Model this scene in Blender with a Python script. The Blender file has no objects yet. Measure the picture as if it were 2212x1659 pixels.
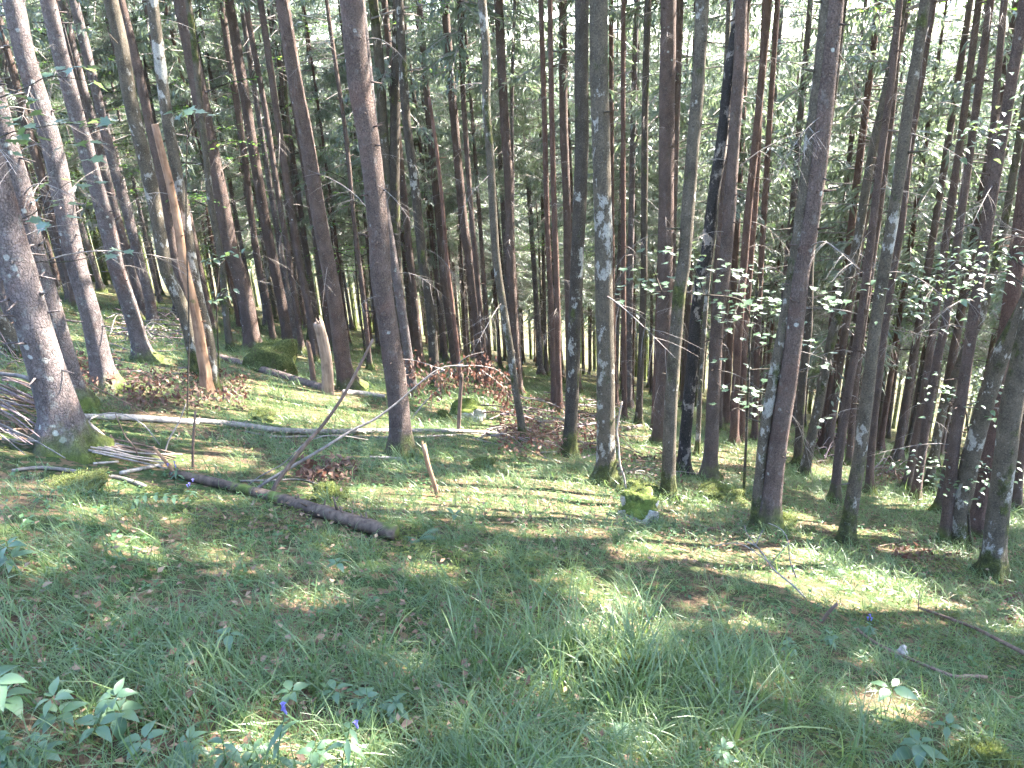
import bpy, math, random
import numpy as np
from mathutils import Vector, Matrix

# ------------------------------------------------------------------ camera, sky, sun, exposure
scene = bpy.context.scene
PW, PH, PF = 2212.0, 1659.0, 1671.0            # picture grid used for measuring, focal length in its pixels
PITCH, ROLL = math.radians(23.0), math.radians(3.0)
EYE = np.array([0.0, 0.0, 1.6])
SUN_AZ, SUN_EL = math.radians(66.0), math.radians(46.0)

F_ = np.array([0, math.cos(PITCH), -math.sin(PITCH)])
U0 = np.array([0, math.sin(PITCH), math.cos(PITCH)])
X0 = np.array([1.0, 0, 0])
R_ = math.cos(ROLL) * X0 - math.sin(ROLL) * U0
U_ = math.cos(ROLL) * U0 + math.sin(ROLL) * X0
SUN = np.array([math.sin(SUN_AZ) * math.cos(SUN_EL), math.cos(SUN_AZ) * math.cos(SUN_EL), math.sin(SUN_EL)])

cam = bpy.data.cameras.new('camera')
cam.sensor_width = 36.0
cam.lens = 36.0 * PF / PW
cam.clip_start = 0.05
cam.clip_end = 4000
camo = bpy.data.objects.new('camera', cam)
scene.collection.objects.link(camo)
m = Matrix(((R_[0], U_[0], -F_[0], EYE[0]), (R_[1], U_[1], -F_[1], EYE[1]), (R_[2], U_[2], -F_[2], EYE[2]), (0, 0, 0, 1)))
camo.matrix_world = m
scene.camera = camo

world = bpy.data.worlds.new('World')
scene.world = world
world.use_nodes = True
wn = world.node_tree
wn.nodes.clear()
sky = wn.nodes.new('ShaderNodeTexSky')
sky.sky_type = 'NISHITA'
sky.sun_disc = False
sky.sun_elevation = SUN_EL
sky.sun_rotation = SUN_AZ
sky.altitude = 800
sky.dust_density = 1.6
bg = wn.nodes.new('ShaderNodeBackground')
bg.inputs['Strength'].default_value = 0.14
wo = wn.nodes.new('ShaderNodeOutputWorld')
wn.links.new(sky.outputs[0], bg.inputs[0])
wn.links.new(bg.outputs[0], wo.inputs[0])

sl = bpy.data.lights.new('sun', 'SUN')
sl.energy = 5.0
sl.angle = math.radians(0.53)
sl.color = (1.0, 0.95, 0.88)
so = bpy.data.objects.new('sun', sl)
so.rotation_euler = Vector(SUN).to_track_quat('Z', 'Y').to_euler()
so.location = (20, 10, 40)
scene.collection.objects.link(so)

scene.view_settings.view_transform = 'Standard'
scene.view_settings.look = 'None'
scene.view_settings.gamma = 1.0
scene.view_settings.exposure = 3.9
scene.view_settings.use_curve_mapping = False
scene.render.engine = 'CYCLES'
cy = scene.cycles
cy.max_bounces = 4
cy.diffuse_bounces = 3
cy.glossy_bounces = 2
cy.transmission_bounces = 3
cy.volume_bounces = 1
cy.sample_clamp_indirect = 6.0
cy.caustics_reflective = False
cy.caustics_refractive = False
cy.use_light_tree = False
world.cycles.sampling_method = 'NONE'
cy.use_adaptive_sampling = True
cy.adaptive_threshold = 0.025
cy.use_denoising = True
cy.denoiser = 'OPENIMAGEDENOISE'
cy.denoising_prefilter = 'NONE'


rng = np.random.RandomState(7)
COL = scene.collection

# ------------------------------------------------------------------ picture <-> world
SLX, SLY = -0.2548, -0.3580                    # the hillside falls away and to the right


def ray(px, py):
    d = F_ * PF + R_ * (px - PW / 2) - U_ * (py - PH / 2)
    return d / np.linalg.norm(d)


def project(P):
    d = np.asarray(P, float) - EYE
    z = d @ F_
    zs = np.where(np.abs(z) < 1e-3, 1e-3, z)
    return PW / 2 + PF * (d @ R_) / zs, PH / 2 - PF * (d @ U_) / zs, z


def vnoise(x, y, seed=0):
    x = np.asarray(x, float); y = np.asarray(y, float)
    xi = np.floor(x).astype(np.int64); yi = np.floor(y).astype(np.int64)
    xf = x - xi; yf = y - yi
    u = xf * xf * (3 - 2 * xf); v = yf * yf * (3 - 2 * yf)

    def h(a, b):
        n = (a * 374761393 + b * 668265263 + seed * 974711) & 0x7fffffff
        n = ((n ^ (n >> 13)) * 1274126177) & 0x7fffffff
        n = n ^ (n >> 16)
        return (n & 0xffff) / 65535.0
    a = h(xi, yi); b = h(xi + 1, yi); c = h(xi, yi + 1); d = h(xi + 1, yi + 1)
    return (a * (1 - u) + b * u) * (1 - v) + (c * (1 - u) + d * u) * v


def ground_z(x, y):
    x = np.asarray(x, float); y = np.asarray(y, float)
    z = SLX * x + SLY * y
    # the slope eases off into a valley far below, a hillside rises beyond it
    s = np.sqrt(x * x + y * y)
    down = np.clip((-z - 38.0), 0, None)
    z = z + down * (1 - 1 / (1 + down / 30.0))
    rise = np.clip(z - 6.0, 0, None)
    z = z - rise + 7 * (1 - np.exp(-rise / 7.0))
    r = np.clip((s - 260.0) / 500.0, 0, 1)
    z = z + (r * r * (3 - 2 * r)) * (44.0 + 30 * vnoise(x / 160, y / 160, 5)) * np.clip(-z / 40.0, 0, 1)
    b = 0.20 * (vnoise(x / 2.6, y / 2.6, 1) - .5) + 0.10 * (vnoise(x / 0.9, y / 0.9, 2) - .5) + 0.035 * (vnoise(x / .33, y / .33, 3) - .5)
    b = b + 0.5 * (vnoise(x / 11, y / 11, 4) - .5) * np.clip((s - 9) / 12, 0, 1)
    return z + b


def at_many(px, py):
    """where the sight lines through picture points meet the ground"""
    px = np.asarray(px, float); py = np.asarray(py, float)
    d = F_ * PF + R_ * (px - PW / 2)[:, None] - U_ * (py - PH / 2)[:, None]
    d = d / np.linalg.norm(d, axis=1)[:, None]
    den = np.minimum(d[:, 2] - SLX * d[:, 0] - SLY * d[:, 1], -.004)
    t = -EYE[2] / den
    for _ in range(7):
        p = EYE + d * t[:, None]
        t = np.clip(t + .9 * (p[:, 2] - ground_z(p[:, 0], p[:, 1])) / -den, .3, 250)
    p = EYE + d * t[:, None]
    p[:, 2] = ground_z(p[:, 0], p[:, 1])
    return p


def at(px, py):
    return at_many([px], [py])[0]


def upright(px, py, B, lean=0.0):
    """point on the vertical plane through B that faces the camera"""
    n = np.array([B[0] - EYE[0], B[1] - EYE[1], 0.0])
    n /= np.linalg.norm(n)
    d = ray(px, py)
    t = ((B - EYE) @ n) / (d @ n)
    return EYE + d * t


def depth(B):
    return float((np.asarray(B) - EYE) @ F_)


# ------------------------------------------------------------------ where the sun gets through the canopy
LIT = [(1120, 1080, 270, 54, 1), (230, 1330, 120, 30, .45), (620, 1290, 110, 26, .4), (880, 1400, 80, 30, .4), (1540, 1330, 110, 30, .45), (1650, 1480, 90, 30, .4), (400, 1470, 90, 26, .35), (1000, 1560, 100, 36, .4), (1900, 1420, 60, 20, .4), (900, 1095, 150, 42, 1), (1190, 1125, 190, 38, .7), (640, 880, 150, 32, 1), (770, 905, 120, 26, 1),
       (560, 850, 90, 22, .9), (1850, 1262, 140, 44, 1), (2000, 1305, 80, 30, 1), (1690, 1225, 110, 40, .9), (2030, 1083, 130, 17, 1),
       (1330, 1400, 115, 75, 1), (1190, 1480, 95, 50, .8), (950, 928, 170, 18, .9), (390, 906, 100, 14, .9), (480, 985, 80, 22, .8),
       (150, 1110, 60, 26, .6), (60, 1040, 70, 20, .6), (230, 1040, 120, 18, .8), (140, 1565, 85, 55, 1), (500, 1612, 60, 45, .95),
       (630, 1602, 70, 50, 1), (760, 1610, 70, 50, .95), (1900, 1510, 90, 35, 1), (2120, 1530, 50, 30, .9), (2110, 1620, 50, 40, .7),
       (1560, 1165, 130, 26, .6), (1450, 1195, 120, 26, .5), (320, 690, 110, 40, .7), (1010, 872, 90, 18, .8), (1390, 932, 50, 14, .9),
       (270, 1180, 60, 26, .5), (715, 1055, 45, 30, .9), (1500, 1005, 40, 14, .8), (330, 800, 40, 25, .8), (1700, 1120, 60, 20, .8),
       (120, 640, 60, 30, .8), (480, 1190, 80, 20, .5), (860, 1230, 60, 25, .5), (1620, 980, 90, 14, .7), (1800, 1010, 60, 18, .6),
       (90, 1230, 60, 26, .5), (700, 1180, 40, 14, .5), (2150, 1130, 80, 16, .9), (1980, 1180, 70, 14, .7), (1960, 1250, 50, 12, .4)]
LIT = np.array([list(e) for e in LIT], float)
BARE = []                                       # (x, y, radius): spots where no grass grows
LIT_POINTS = []                                 # (world point, radius): trunks and leaves that stand in the sun


def lit_prob(G):
    px, py, z = project(G)
    p = np.full(len(G), 0.0)
    n = vnoise(G[:, 0] * 1.9, G[:, 1] * 1.9, 11) * .6 + vnoise(G[:, 0] * 4.3, G[:, 1] * 4.3, 12) * .4
    infr = (z > .5) & (px > -150) & (px < PW + 150) & (py > 300) & (py < PH + 250)
    p = np.where(infr, np.where(n > .70, .88, .03), np.where(n > .50, .9, .10))
    wob = (n - .5) * .9
    for cx, cy_, rx, ry, s in LIT:
        e = ((px - cx) / rx) ** 2 + ((py - cy_) / ry) ** 2
        p = np.where((z > .5) & (e < 1.15 + wob), np.maximum(p, s ** .3), p)
    return p


def sun_keep(Q, rg):
    """which pieces of foliage at Q stay: none where they would stand in a shaft of sunlight"""
    den = SUN[2] - SLX * SUN[0] - SLY * SUN[1]
    t = (Q[:, 2] - SLX * Q[:, 0] - SLY * Q[:, 1]) / den
    G = Q - t[:, None] * SUN
    keep = rg.rand(len(Q)) > lit_prob(G)
    for P, r in LIT_POINTS:
        v = Q - P
        a = v @ SUN
        d2 = (v * v).sum(1) - a * a
        keep &= ~((a > 0) & (d2 < r * r))
    return keep


# ------------------------------------------------------------------ mesh helpers
def fast_mesh(name, V, faces_flat, counts, mat=None, smooth=False):
    me = bpy.data.meshes.new(name)
    V = np.asarray(V, np.float32)
    ff = np.asarray(faces_flat, np.int32).ravel()
    counts = np.asarray(counts, np.int32)
    me.vertices.add(len(V)); me.vertices.foreach_set('co', V.ravel())
    me.loops.add(len(ff)); me.loops.foreach_set('vertex_index', ff)
    me.polygons.add(len(counts))
    st = np.concatenate([[0], np.cumsum(counts)[:-1]]).astype(np.int32)
    me.polygons.foreach_set('loop_start', st)
    me.polygons.foreach_set('loop_total', counts)
    if smooth:
        me.polygons.foreach_set('use_smooth', np.ones(len(counts), bool))
    if mat is not None:
        me.materials.append(mat)
    me.update(calc_edges=True)
    return me


def quads_mesh(name, V, Q, mat=None, smooth=False):
    Q = np.asarray(Q, np.int32)
    return fast_mesh(name, V, Q, np.full(len(Q), Q.shape[1]), mat, smooth)


class MB:
    def __init__(self):
        self.v = []; self.f = []; self.c = []; self.n = 0

    def add(self, V, faces):
        V = np.asarray(V, float)
        for f in faces:
            self.f.extend([i + self.n for i in f]); self.c.append(len(f))
        self.v.append(V); self.n += len(V)

    def tube(self, pts, rad, segs=8, rough=0.0, seed=0, cap=True, flare=None, lobes=0):
        P = np.asarray(pts, float)
        rad = np.asarray(rad, float)
        n = len(P)
        T = np.gradient(P, axis=0)
        T /= np.linalg.norm(T, axis=1)[:, None] + 1e-9
        ref = np.array([1.0, 0, 0]) if abs(T[0][0]) < .8 else np.array([0, 1.0, 0])
        ang = np.linspace(0, 2 * math.pi, segs, endpoint=False)
        V = np.zeros((n, segs, 3))
        a = ref - T[0] * (ref @ T[0]); a /= np.linalg.norm(a)
        s = 0.0
        for i in range(n):
            if i:
                s += np.linalg.norm(P[i] - P[i - 1])
                a = a - T[i] * (a @ T[i]); a /= np.linalg.norm(a) + 1e-9
            b = np.cross(T[i], a)
            r = np.full(segs, rad[i])
            if rough:
                q = np.cos(ang) * 1.3 + seed * 7.1
                w = np.sin(ang) * 1.3
                r = r * (1 + rough * (vnoise(q + s * 1.1, w + s * 2.3, seed) - .5) * 2 + rough * .8 * (vnoise(q * 3 + s * 5, w * 3 - s * 7, seed + 1) - .5) * 2)
            if flare is not None:
                r = r * (1 + flare[i] * (1 + .55 * np.cos(ang * lobes + seed)))
            V[i] = P[i] + r[:, None] * (np.cos(ang)[:, None] * a + np.sin(ang)[:, None] * b)
        faces = []
        for i in range(n - 1):
            for j in range(segs):
                k = (j + 1) % segs
                faces.append((i * segs + j, i * segs + k, (i + 1) * segs + k, (i + 1) * segs + j))
        if cap:
            faces.append(tuple(range(segs - 1, -1, -1)))
            faces.append(tuple((n - 1) * segs + j for j in range(segs)))
        self.add(V.reshape(-1, 3), faces)

    def mesh(self, name, mat=None, smooth=True):
        return fast_mesh(name, np.concatenate(self.v), self.f, self.c, mat, smooth)


def ob(name, me, loc=(0, 0, 0), parent=None, label=None, cat=None, group=None, kind=None):
    o = bpy.data.objects.new(name, me)
    COL.objects.link(o)
    o.location = tuple(float(c) for c in loc)
    if parent is not None:
        o.parent = parent
    if label: o['label'] = label
    if cat: o['category'] = cat
    if group: o['group'] = group
    if kind: o['kind'] = kind
    return o


def resample(P, step0, step1=None):
    """Catmull-Rom through the points, resampled"""
    P = np.asarray(P, float)
    if len(P) < 3:
        n = max(2, int(np.linalg.norm(P[-1] - P[0]) / step0) + 1)
        return P[0] + (P[-1] - P[0]) * np.linspace(0, 1, n)[:, None]
    E = np.vstack([2 * P[0] - P[1], P, 2 * P[-1] - P[-2]])
    out = []
    for i in range(1, len(E) - 2):
        p0, p1, p2, p3 = E[i - 1], E[i], E[i + 1], E[i + 2]
        L = np.linalg.norm(p2 - p1)
        n = max(1, int(L / step0))
        for k in range(n):
            t = k / n
            out.append(.5 * ((2 * p1) + (-p0 + p2) * t + (2 * p0 - 5 * p1 + 4 * p2 - p3) * t * t + (-p0 + 3 * p1 - 3 * p2 + p3) * t ** 3))
    out.append(P[-1])
    return np.array(out)


def strips(base, dirv, length, width, nrm, name, mat, fold=0.15):
    """diamond shaped leaves / needle shoots"""
    n = len(base)
    dirv = dirv / (np.linalg.norm(dirv, axis=1)[:, None] + 1e-9)
    side = np.cross(dirv, nrm)
    side /= np.linalg.norm(side, axis=1)[:, None] + 1e-9
    up = np.cross(side, dirv)
    L = length[:, None]; W = width[:, None]
    V = np.empty((n, 4, 3))
    V[:, 0] = base
    V[:, 1] = base + dirv * L * .42 + side * W * .5 + up * W * fold
    V[:, 2] = base + dirv * L
    V[:, 3] = base + dirv * L * .42 - side * W * .5 + up * W * fold
    Q = np.arange(n * 4).reshape(n, 4)
    T = np.concatenate([Q[:, [0, 1, 2]], Q[:, [0, 2, 3]]])
    return quads_mesh(name, V.reshape(-1, 3), T, mat)


def diamonds(base, dirv, length, width, nrm, fold=.15):
    dirv = dirv / (np.linalg.norm(dirv, axis=1)[:, None] + 1e-9)
    side = np.cross(dirv, nrm)
    side /= np.linalg.norm(side, axis=1)[:, None] + 1e-9
    up = np.cross(side, dirv)
    L = length[:, None]; W = width[:, None]
    n = len(base)
    V = np.stack([base, base + dirv * L * .42 + side * W * .5 + up * W * fold, base + dirv * L, base + dirv * L * .42 - side * W * .5 + up * W * fold], 1)
    Q = np.arange(n * 4).reshape(n, 4)
    return V.reshape(-1, 3), np.concatenate([Q[:, [0, 1, 2]], Q[:, [0, 2, 3]]])


# ------------------------------------------------------------------ materials
def mat_new(name):
    mt = bpy.data.materials.new(name)
    mt.use_nodes = True
    nt = mt.node_tree
    nt.nodes.clear()
    out = nt.nodes.new('ShaderNodeOutputMaterial')
    return mt, nt, out


def N(nt, kind, **kw):
    n = nt.nodes.new('ShaderNode' + kind)
    for k, v in kw.items():
        if k.startswith('i_'):
            n.inputs[k[2:].replace('_', ' ')].default_value = v
        else:
            setattr(n, k, v)
    return n


def ramp(nt, src, stops, interp='LINEAR'):
    r = nt.nodes.new('ShaderNodeValToRGB')
    r.color_ramp.interpolation = interp
    e = r.color_ramp.elements
    while len(e) < len(stops):
        e.new(0.5)
    for i, (p, c) in enumerate(stops):
        e[i].position = p
        e[i].color = (c, c, c, 1) if isinstance(c, (int, float)) else (*c, 1)
    nt.links.new(src, r.inputs[0])
    return r.outputs[0]


def mixc(nt, fac, a, b, blend='MIX'):
    x = nt.nodes.new('ShaderNodeMix')
    x.data_type = 'RGBA'
    x.blend_type = blend
    for sock, val in ((x.inputs[0], fac), (x.inputs[6], a), (x.inputs[7], b)):
        if isinstance(val, (int, float)):
            sock.default_value = val
        elif isinstance(val, tuple):
            sock.default_value = (*val, 1)
        else:
            nt.links.new(val, sock)
    return x.outputs[2]


def math_(nt, op, a, b=None):
    x = nt.nodes.new('ShaderNodeMath')
    x.operation = op
    for i, val in enumerate((a, b)):
        if val is None:
            continue
        if isinstance(val, (int, float)):
            x.inputs[i].default_value = val
        else:
            nt.links.new(val, x.inputs[i])
    return x.outputs[0]


def coords(nt, scale, what='Object', shift=True):
    tc = N(nt, 'TexCoord')
    mp = N(nt, 'Mapping')
    mp.inputs['Scale'].default_value = scale
    src = tc.outputs[what]
    if shift:
        oi = N(nt, 'ObjectInfo')
        ad = N(nt, 'VectorMath', operation='ADD')
        cm = N(nt, 'CombineXYZ')
        for k in range(2):
            nt.links.new(math_(nt, 'MULTIPLY', oi.outputs['Random'], 37.0 + 11 * k), cm.inputs[k])
        nt.links.new(src, ad.inputs[0]); nt.links.new(cm.outputs[0], ad.inputs[1])
        src = ad.outputs[0]
    nt.links.new(src, mp.inputs[0])
    return mp.outputs[0]


def noise(nt, vec, scale, detail=4, rough=.55):
    n = N(nt, 'TexNoise')
    n.inputs['Scale'].default_value = scale
    n.inputs['Detail'].default_value = detail
    n.inputs['Roughness'].default_value = rough
    nt.links.new(vec, n.inputs['Vector'])
    return n.outputs[0]


def voro(nt, vec, scale, feature='F1', rnd=1.0):
    n = N(nt, 'TexVoronoi', feature=feature)
    n.inputs['Scale'].default_value = scale
    n.inputs['Randomness'].default_value = rnd
    nt.links.new(vec, n.inputs['Vector'])
    return n


def finish(nt, out, col, rough=.85, bump=None, bstr=.6, bdist=.02, spec=.25, transl=None):
    p = N(nt, 'BsdfPrincipled')
    if isinstance(col, tuple):
        p.inputs['Base Color'].default_value = (*col, 1)
    else:
        nt.links.new(col, p.inputs['Base Color'])
    p.inputs['Roughness'].default_value = rough
    p.inputs['Specular IOR Level'].default_value = spec
    if bump is not None:
        b = N(nt, 'Bump')
        b.inputs['Strength'].default_value = bstr
        b.inputs['Distance'].default_value = bdist
        nt.links.new(bump, b.inputs['Height'])
        nt.links.new(b.outputs[0], p.inputs['Normal'])
    if transl is not None:
        fac, tcol = transl
        t = N(nt, 'BsdfTranslucent')
        if isinstance(tcol, tuple):
            t.inputs[0].default_value = (*tcol, 1)
        else:
            nt.links.new(tcol, t.inputs[0])
        mx = N(nt, 'MixShader')
        mx.inputs[0].default_value = fac
        nt.links.new(p.outputs[0], mx.inputs[1]); nt.links.new(t.outputs[0], mx.inputs[2])
        nt.links.new(mx.outputs[0], out.inputs[0])
    else:
        nt.links.new(p.outputs[0], out.inputs[0])


def moss_col(nt, vec):
    return ramp(nt, noise(nt, vec, 9, 3), [(.3, (.035, .045, .012)), (.55, (.085, .11, .022)), (.75, (.16, .19, .04))])


def bark_spruce(name, dark, light, lichen=.5, moss_h=.35, red=(.14, .07, .05)):
    mt, nt, out = mat_new(name)
    v = coords(nt, (1, 1, .55))
    vs = coords(nt, (1, 1, 1))
    n1 = noise(nt, v, 7, 5, .6)
    wv = N(nt, 'TexNoise'); wv.inputs['Scale'].default_value = 22; wv.inputs['Detail'].default_value = 3; nt.links.new(v, wv.inputs['Vector'])
    wm_ = N(nt, 'VectorMath', operation='MULTIPLY_ADD'); wm_.inputs[1].default_value = (.05, .05, .07)
    nt.links.new(wv.outputs['Color'], wm_.inputs[0]); nt.links.new(v, wm_.inputs[2])
    vd = voro(nt, wm_.outputs[0], 46, 'DISTANCE_TO_EDGE')
    c = ramp(nt, n1, [(.3, dark), (.5, tuple((a + b) / 2 for a, b in zip(dark, light))), (.68, light)])
    c = mixc(nt, ramp(nt, noise(nt, vs, 2.2, 3), [(.55, 0.0), (.72, .55)]), c, red)
    crack = ramp(nt, vd.outputs['Distance'], [(0.0, 0.0), (.12, 1.0)])
    c = mixc(nt, math_(nt, 'MULTIPLY', math_(nt, 'SUBTRACT', 1.0, crack), .40), c, tuple(x * .45 for x in dark))
    # round lichen spots and grey-green lichen veils
    lv = voro(nt, vs, 9)
    spot = ramp(nt, math_(nt, 'ADD', lv.outputs['Distance'], math_(nt, 'MULTIPLY', math_(nt, 'SUBTRACT', noise(nt, vs, 30, 3), .5), .25)), [(.10 + .1 * lichen, 1.0), (.16 + .1 * lichen, 0.0)])
    keep = ramp(nt, noise(nt, vs, 3.1, 2), [(.62 - .2 * lichen, 0.0), (.72 - .2 * lichen, 1.0)])
    c = mixc(nt, math_(nt, 'MULTIPLY', math_(nt, 'MULTIPLY', spot, keep), .85), c, (.36, .37, .33))
    veil = ramp(nt, noise(nt, vs, 13, 6, .7), [(.60 - .1 * lichen, 0.0), (.74 - .1 * lichen, .6 * lichen)])
    c = mixc(nt, veil, c, (.28, .29, .26))
    sep = N(nt, 'SeparateXYZ'); tc = N(nt, 'TexCoord'); nt.links.new(tc.outputs['Object'], sep.inputs[0])
    mh = math_(nt, 'SUBTRACT', sep.outputs[2], math_(nt, 'MULTIPLY', math_(nt, 'SUBTRACT', noise(nt, vs, 5, 4), .42), 2.4 * moss_h))
    sp_ = noise(nt, vs, 85, 3, .7)
    c = mixc(nt, ramp(nt, sp_, [(.30, .75), (.46, 0.0)]), c, tuple(x * .30 for x in dark))
    c = mixc(nt, ramp(nt, sp_, [(.56, 0.0), (.72, .6)]), c, tuple(x * 1.9 for x in light))
    mk = ramp(nt, mh, [(0.0, .9), (max(moss_h, .02), 0.0)])
    c = mixc(nt, mk, c, moss_col(nt, vs))
    h = math_(nt, 'ADD', math_(nt, 'MULTIPLY', crack, .6), math_(nt, 'MULTIPLY', noise(nt, v, 55, 4, .7), .6))
    finish(nt, out, c, .88, h, .8, .012, .2)
    return mt


def bark_beech(name, white=.4, moss=.5, base=(.10, .082, .06), pale=(.33, .31, .27)):
    mt, nt, out = mat_new(name)
    v = coords(nt, (1, 1, .6))
    vs = coords(nt, (1, 1, 1))
    c = ramp(nt, noise(nt, v, 9, 5, .65), [(.3, tuple(x * .5 for x in base)), (.6, base), (.8, tuple(x * 1.7 for x in base))])
    wn_ = math_(nt, 'ADD', noise(nt, v, 7.5, 7, .68), math_(nt, 'MULTIPLY', math_(nt, 'SUBTRACT', noise(nt, vs, 1.1, 2), .5), .5))
    wm = ramp(nt, wn_, [(.66 - .25 * white, 0.0), (.70 - .25 * white, 1.0)])
    pc = ramp(nt, noise(nt, vs, 22, 4), [(.3, tuple(x * .65 for x in pale)), (.7, pale)])
    c = mixc(nt, wm, c, pc)
    # bands of moss
    sep = N(nt, 'SeparateXYZ'); tc = N(nt, 'TexCoord'); nt.links.new(tc.outputs['Object'], sep.inputs[0])
    low = ramp(nt, sep.outputs[2], [(0.0, .35), (.5, 0.0)])
    mn = math_(nt, 'ADD', math_(nt, 'ADD', noise(nt, v, 3.2, 6, .68), math_(nt, 'MULTIPLY', math_(nt, 'SUBTRACT', noise(nt, vs, .8, 1), .5), .35)), low)
    mm = ramp(nt, mn, [(.72 - .25 * moss, 0.0), (.79 - .25 * moss, .95)])
    c = mixc(nt, mm, c, ramp(nt, noise(nt, vs, 14, 4), [(.3, (.022, .026, .010)), (.55, (.055, .062, .018)), (.75, (.11, .115, .03))]))
    sp_ = noise(nt, vs, 70, 4, .75)
    c = mixc(nt, ramp(nt, sp_, [(.32, .8), (.48, 0.0)]), c, (.012, .011, .008))
    c = mixc(nt, ramp(nt, sp_, [(.58, 0.0), (.72, .55)]), c, tuple(x * .9 for x in pale))
    h = math_(nt, 'ADD', math_(nt, 'MULTIPLY', mm, .8), math_(nt, 'ADD', math_(nt, 'MULTIPLY', wm, .25), noise(nt, v, 48, 5, .7)))
    finish(nt, out, c, .9, h, .75, .014, .15)
    return mt


def wood_mat(name, a, b, streak=(2.5, 2.5, 26), bstr=.5, moss=0.0):
    mt, nt, out = mat_new(name)
    v = coords(nt, (26, 26, 3))
    v2 = coords(nt, (1, 1, 1))
    n1 = noise(nt, v, 1.0, 4, .6)
    c = ramp(nt, n1, [(.3, a), (.7, b)])
    c = mixc(nt, ramp(nt, noise(nt, v2, 6, 4), [(.5, 0.0), (.72, .7)]), c, tuple(x * .4 for x in a))
    if moss:
        c = mixc(nt, ramp(nt, noise(nt, v2, 4, 5), [(.62 - .2 * moss, 0.0), (.7 - .2 * moss, .9)]), c, moss_col(nt, v2))
    finish(nt, out, c, .85, n1, bstr, .01, .2)
    return mt


def leaf_mat(name, a, b, ta, tb, transl=.5, rough=.5, spec=.35, per='object', yellow=0.0):
    mt, nt, out = mat_new(name)
    if per == 'island':
        g = N(nt, 'NewGeometry'); r = g.outputs['Random Per Island']
    else:
        r = N(nt, 'ObjectInfo').outputs['Random']
    d = N(nt, 'BsdfDiffuse'); nt.links.new(ramp(nt, r, [(0, a), (1, b)]), d.inputs[0])
    t = N(nt, 'BsdfTranslucent'); nt.links.new(ramp(nt, r, [(0, ta), (1, tb)]), t.inputs[0])
    mx = N(nt, 'MixShader'); mx.inputs[0].default_value = transl
    nt.links.new(d.outputs[0], mx.inputs[1]); nt.links.new(t.outputs[0], mx.inputs[2])
    gl = N(nt, 'BsdfGlossy'); gl.inputs['Roughness'].default_value = rough
    m2 = N(nt, 'MixShader')
    lw = N(nt, 'LayerWeight')
    fr = math_(nt, 'ADD', math_(nt, 'MULTIPLY', math_(nt, 'POWER', lw.outputs['Facing'], 4.0), .28 * spec), .055 * spec)
    nt.links.new(fr, m2.inputs[0])
    nt.links.new(mx.outputs[0], m2.inputs[1]); nt.links.new(gl.outputs[0], m2.inputs[2])
    nt.links.new(m2.outputs[0], out.inputs[0])
    return mt


M = {}
M['spruce_grey'] = bark_spruce('spruce_bark_grey', (.066, .052, .048), (.150, .120, .112), .7, .2)
M['spruce_brown'] = bark_spruce('spruce_bark_brown', (.064, .045, .037), (.128, .090, .074), .3, .25, (.10, .058, .042))
M['spruce_spotted'] = bark_spruce('spruce_bark_spotted', (.066, .046, .038), (.130, .094, .078), .42, .3)
M['spruce_red'] = bark_spruce('spruce_bark_red', (.068, .041, .032), (.138, .085, .066), .2, .15, (.12, .062, .042))
M['beech_mossy'] = bark_beech('beech_bark_mossy', .22, .62)
M['beech_dark'] = bark_beech('beech_bark_dark', .12, .55, (.065, .052, .040))
M['beech_pale'] = bark_beech('beech_bark_pale', .55, .42)
M['beech_patchy'] = bark_beech('beech_bark_patchy', .34, .52)
M['birch_dark'] = bark_beech('bark_black_and_pale', .45, .05, (.035, .03, .028), (.26, .22, .19))
M['snag'] = wood_mat('bare_orange_wood', (.15, .080, .048), (.33, .205, .13), moss=.05)
M['snag_dark'] = wood_mat('dark_red_wood', (.085, .045, .034), (.19, .11, .082))
M['pale_wood'] = wood_mat('bare_pale_wood', (.20, .165, .135), (.40, .35, .30))
M['grey_stick'] = wood_mat('grey_stick_wood', (.095, .08, .07), (.22, .19, .165))
M['brown_stick'] = wood_mat('brown_stick_wood', (.085, .055, .04), (.20, .135, .10))
M['purple_twig'] = wood_mat('dry_purple_twig', (.10, .07, .07), (.22, .165, .165))
M['log_brown'] = wood_mat('log_bark_brown', (.07, .05, .042), (.17, .125, .105), bstr=.8)
M['log_pale'] = wood_mat('log_bark_pale', (.11, .095, .08), (.26, .23, .195), bstr=.8)
M['stump'] = wood_mat('stump_bark', (.13, .09, .07), (.29, .215, .165), bstr=.9)
M['rot'] = wood_mat('rotting_log_wood', (.05, .035, .027), (.14, .10, .075), moss=.25)
M['twig'] = wood_mat('dead_twig_wood', (.14, .115, .10), (.30, .26, .23))
M['needle'] = leaf_mat('spruce_needles', (.050, .070, .046), (.105, .130, .088), (.15, .21, .10), (.26, .33, .17), .40, .40, 1.2, 'island')
M['needle_dry'] = leaf_mat('dry_spruce_shoots', (.10, .085, .075), (.17, .15, .13), (.1, .08, .07), (.15, .13, .1), .2, .6, .3, 'island')
M['beech_leaf'] = leaf_mat('beech_leaves', (.045, .10, .022), (.075, .14, .03), (.13, .30, .035), (.24, .42, .06), .5, .42, .45, 'island')
M['leaf'] = leaf_mat('sapling_leaf', (.050, .095, .045), (.085, .135, .065), (.16, .25, .07), (.24, .34, .11), .38, .40, 1.5)
M['herb_leaf'] = leaf_mat('herb_leaf', (.055, .105, .052), (.090, .145, .075), (.12, .23, .08), (.18, .30, .10), .35, .40, .8)
M['dead_leaf'] = leaf_mat('dry_brown_leaves', (.075, .036, .027), (.19, .12, .088), (.12, .045, .03), (.20, .10, .07), .3, .6, .3, 'island')
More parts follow.
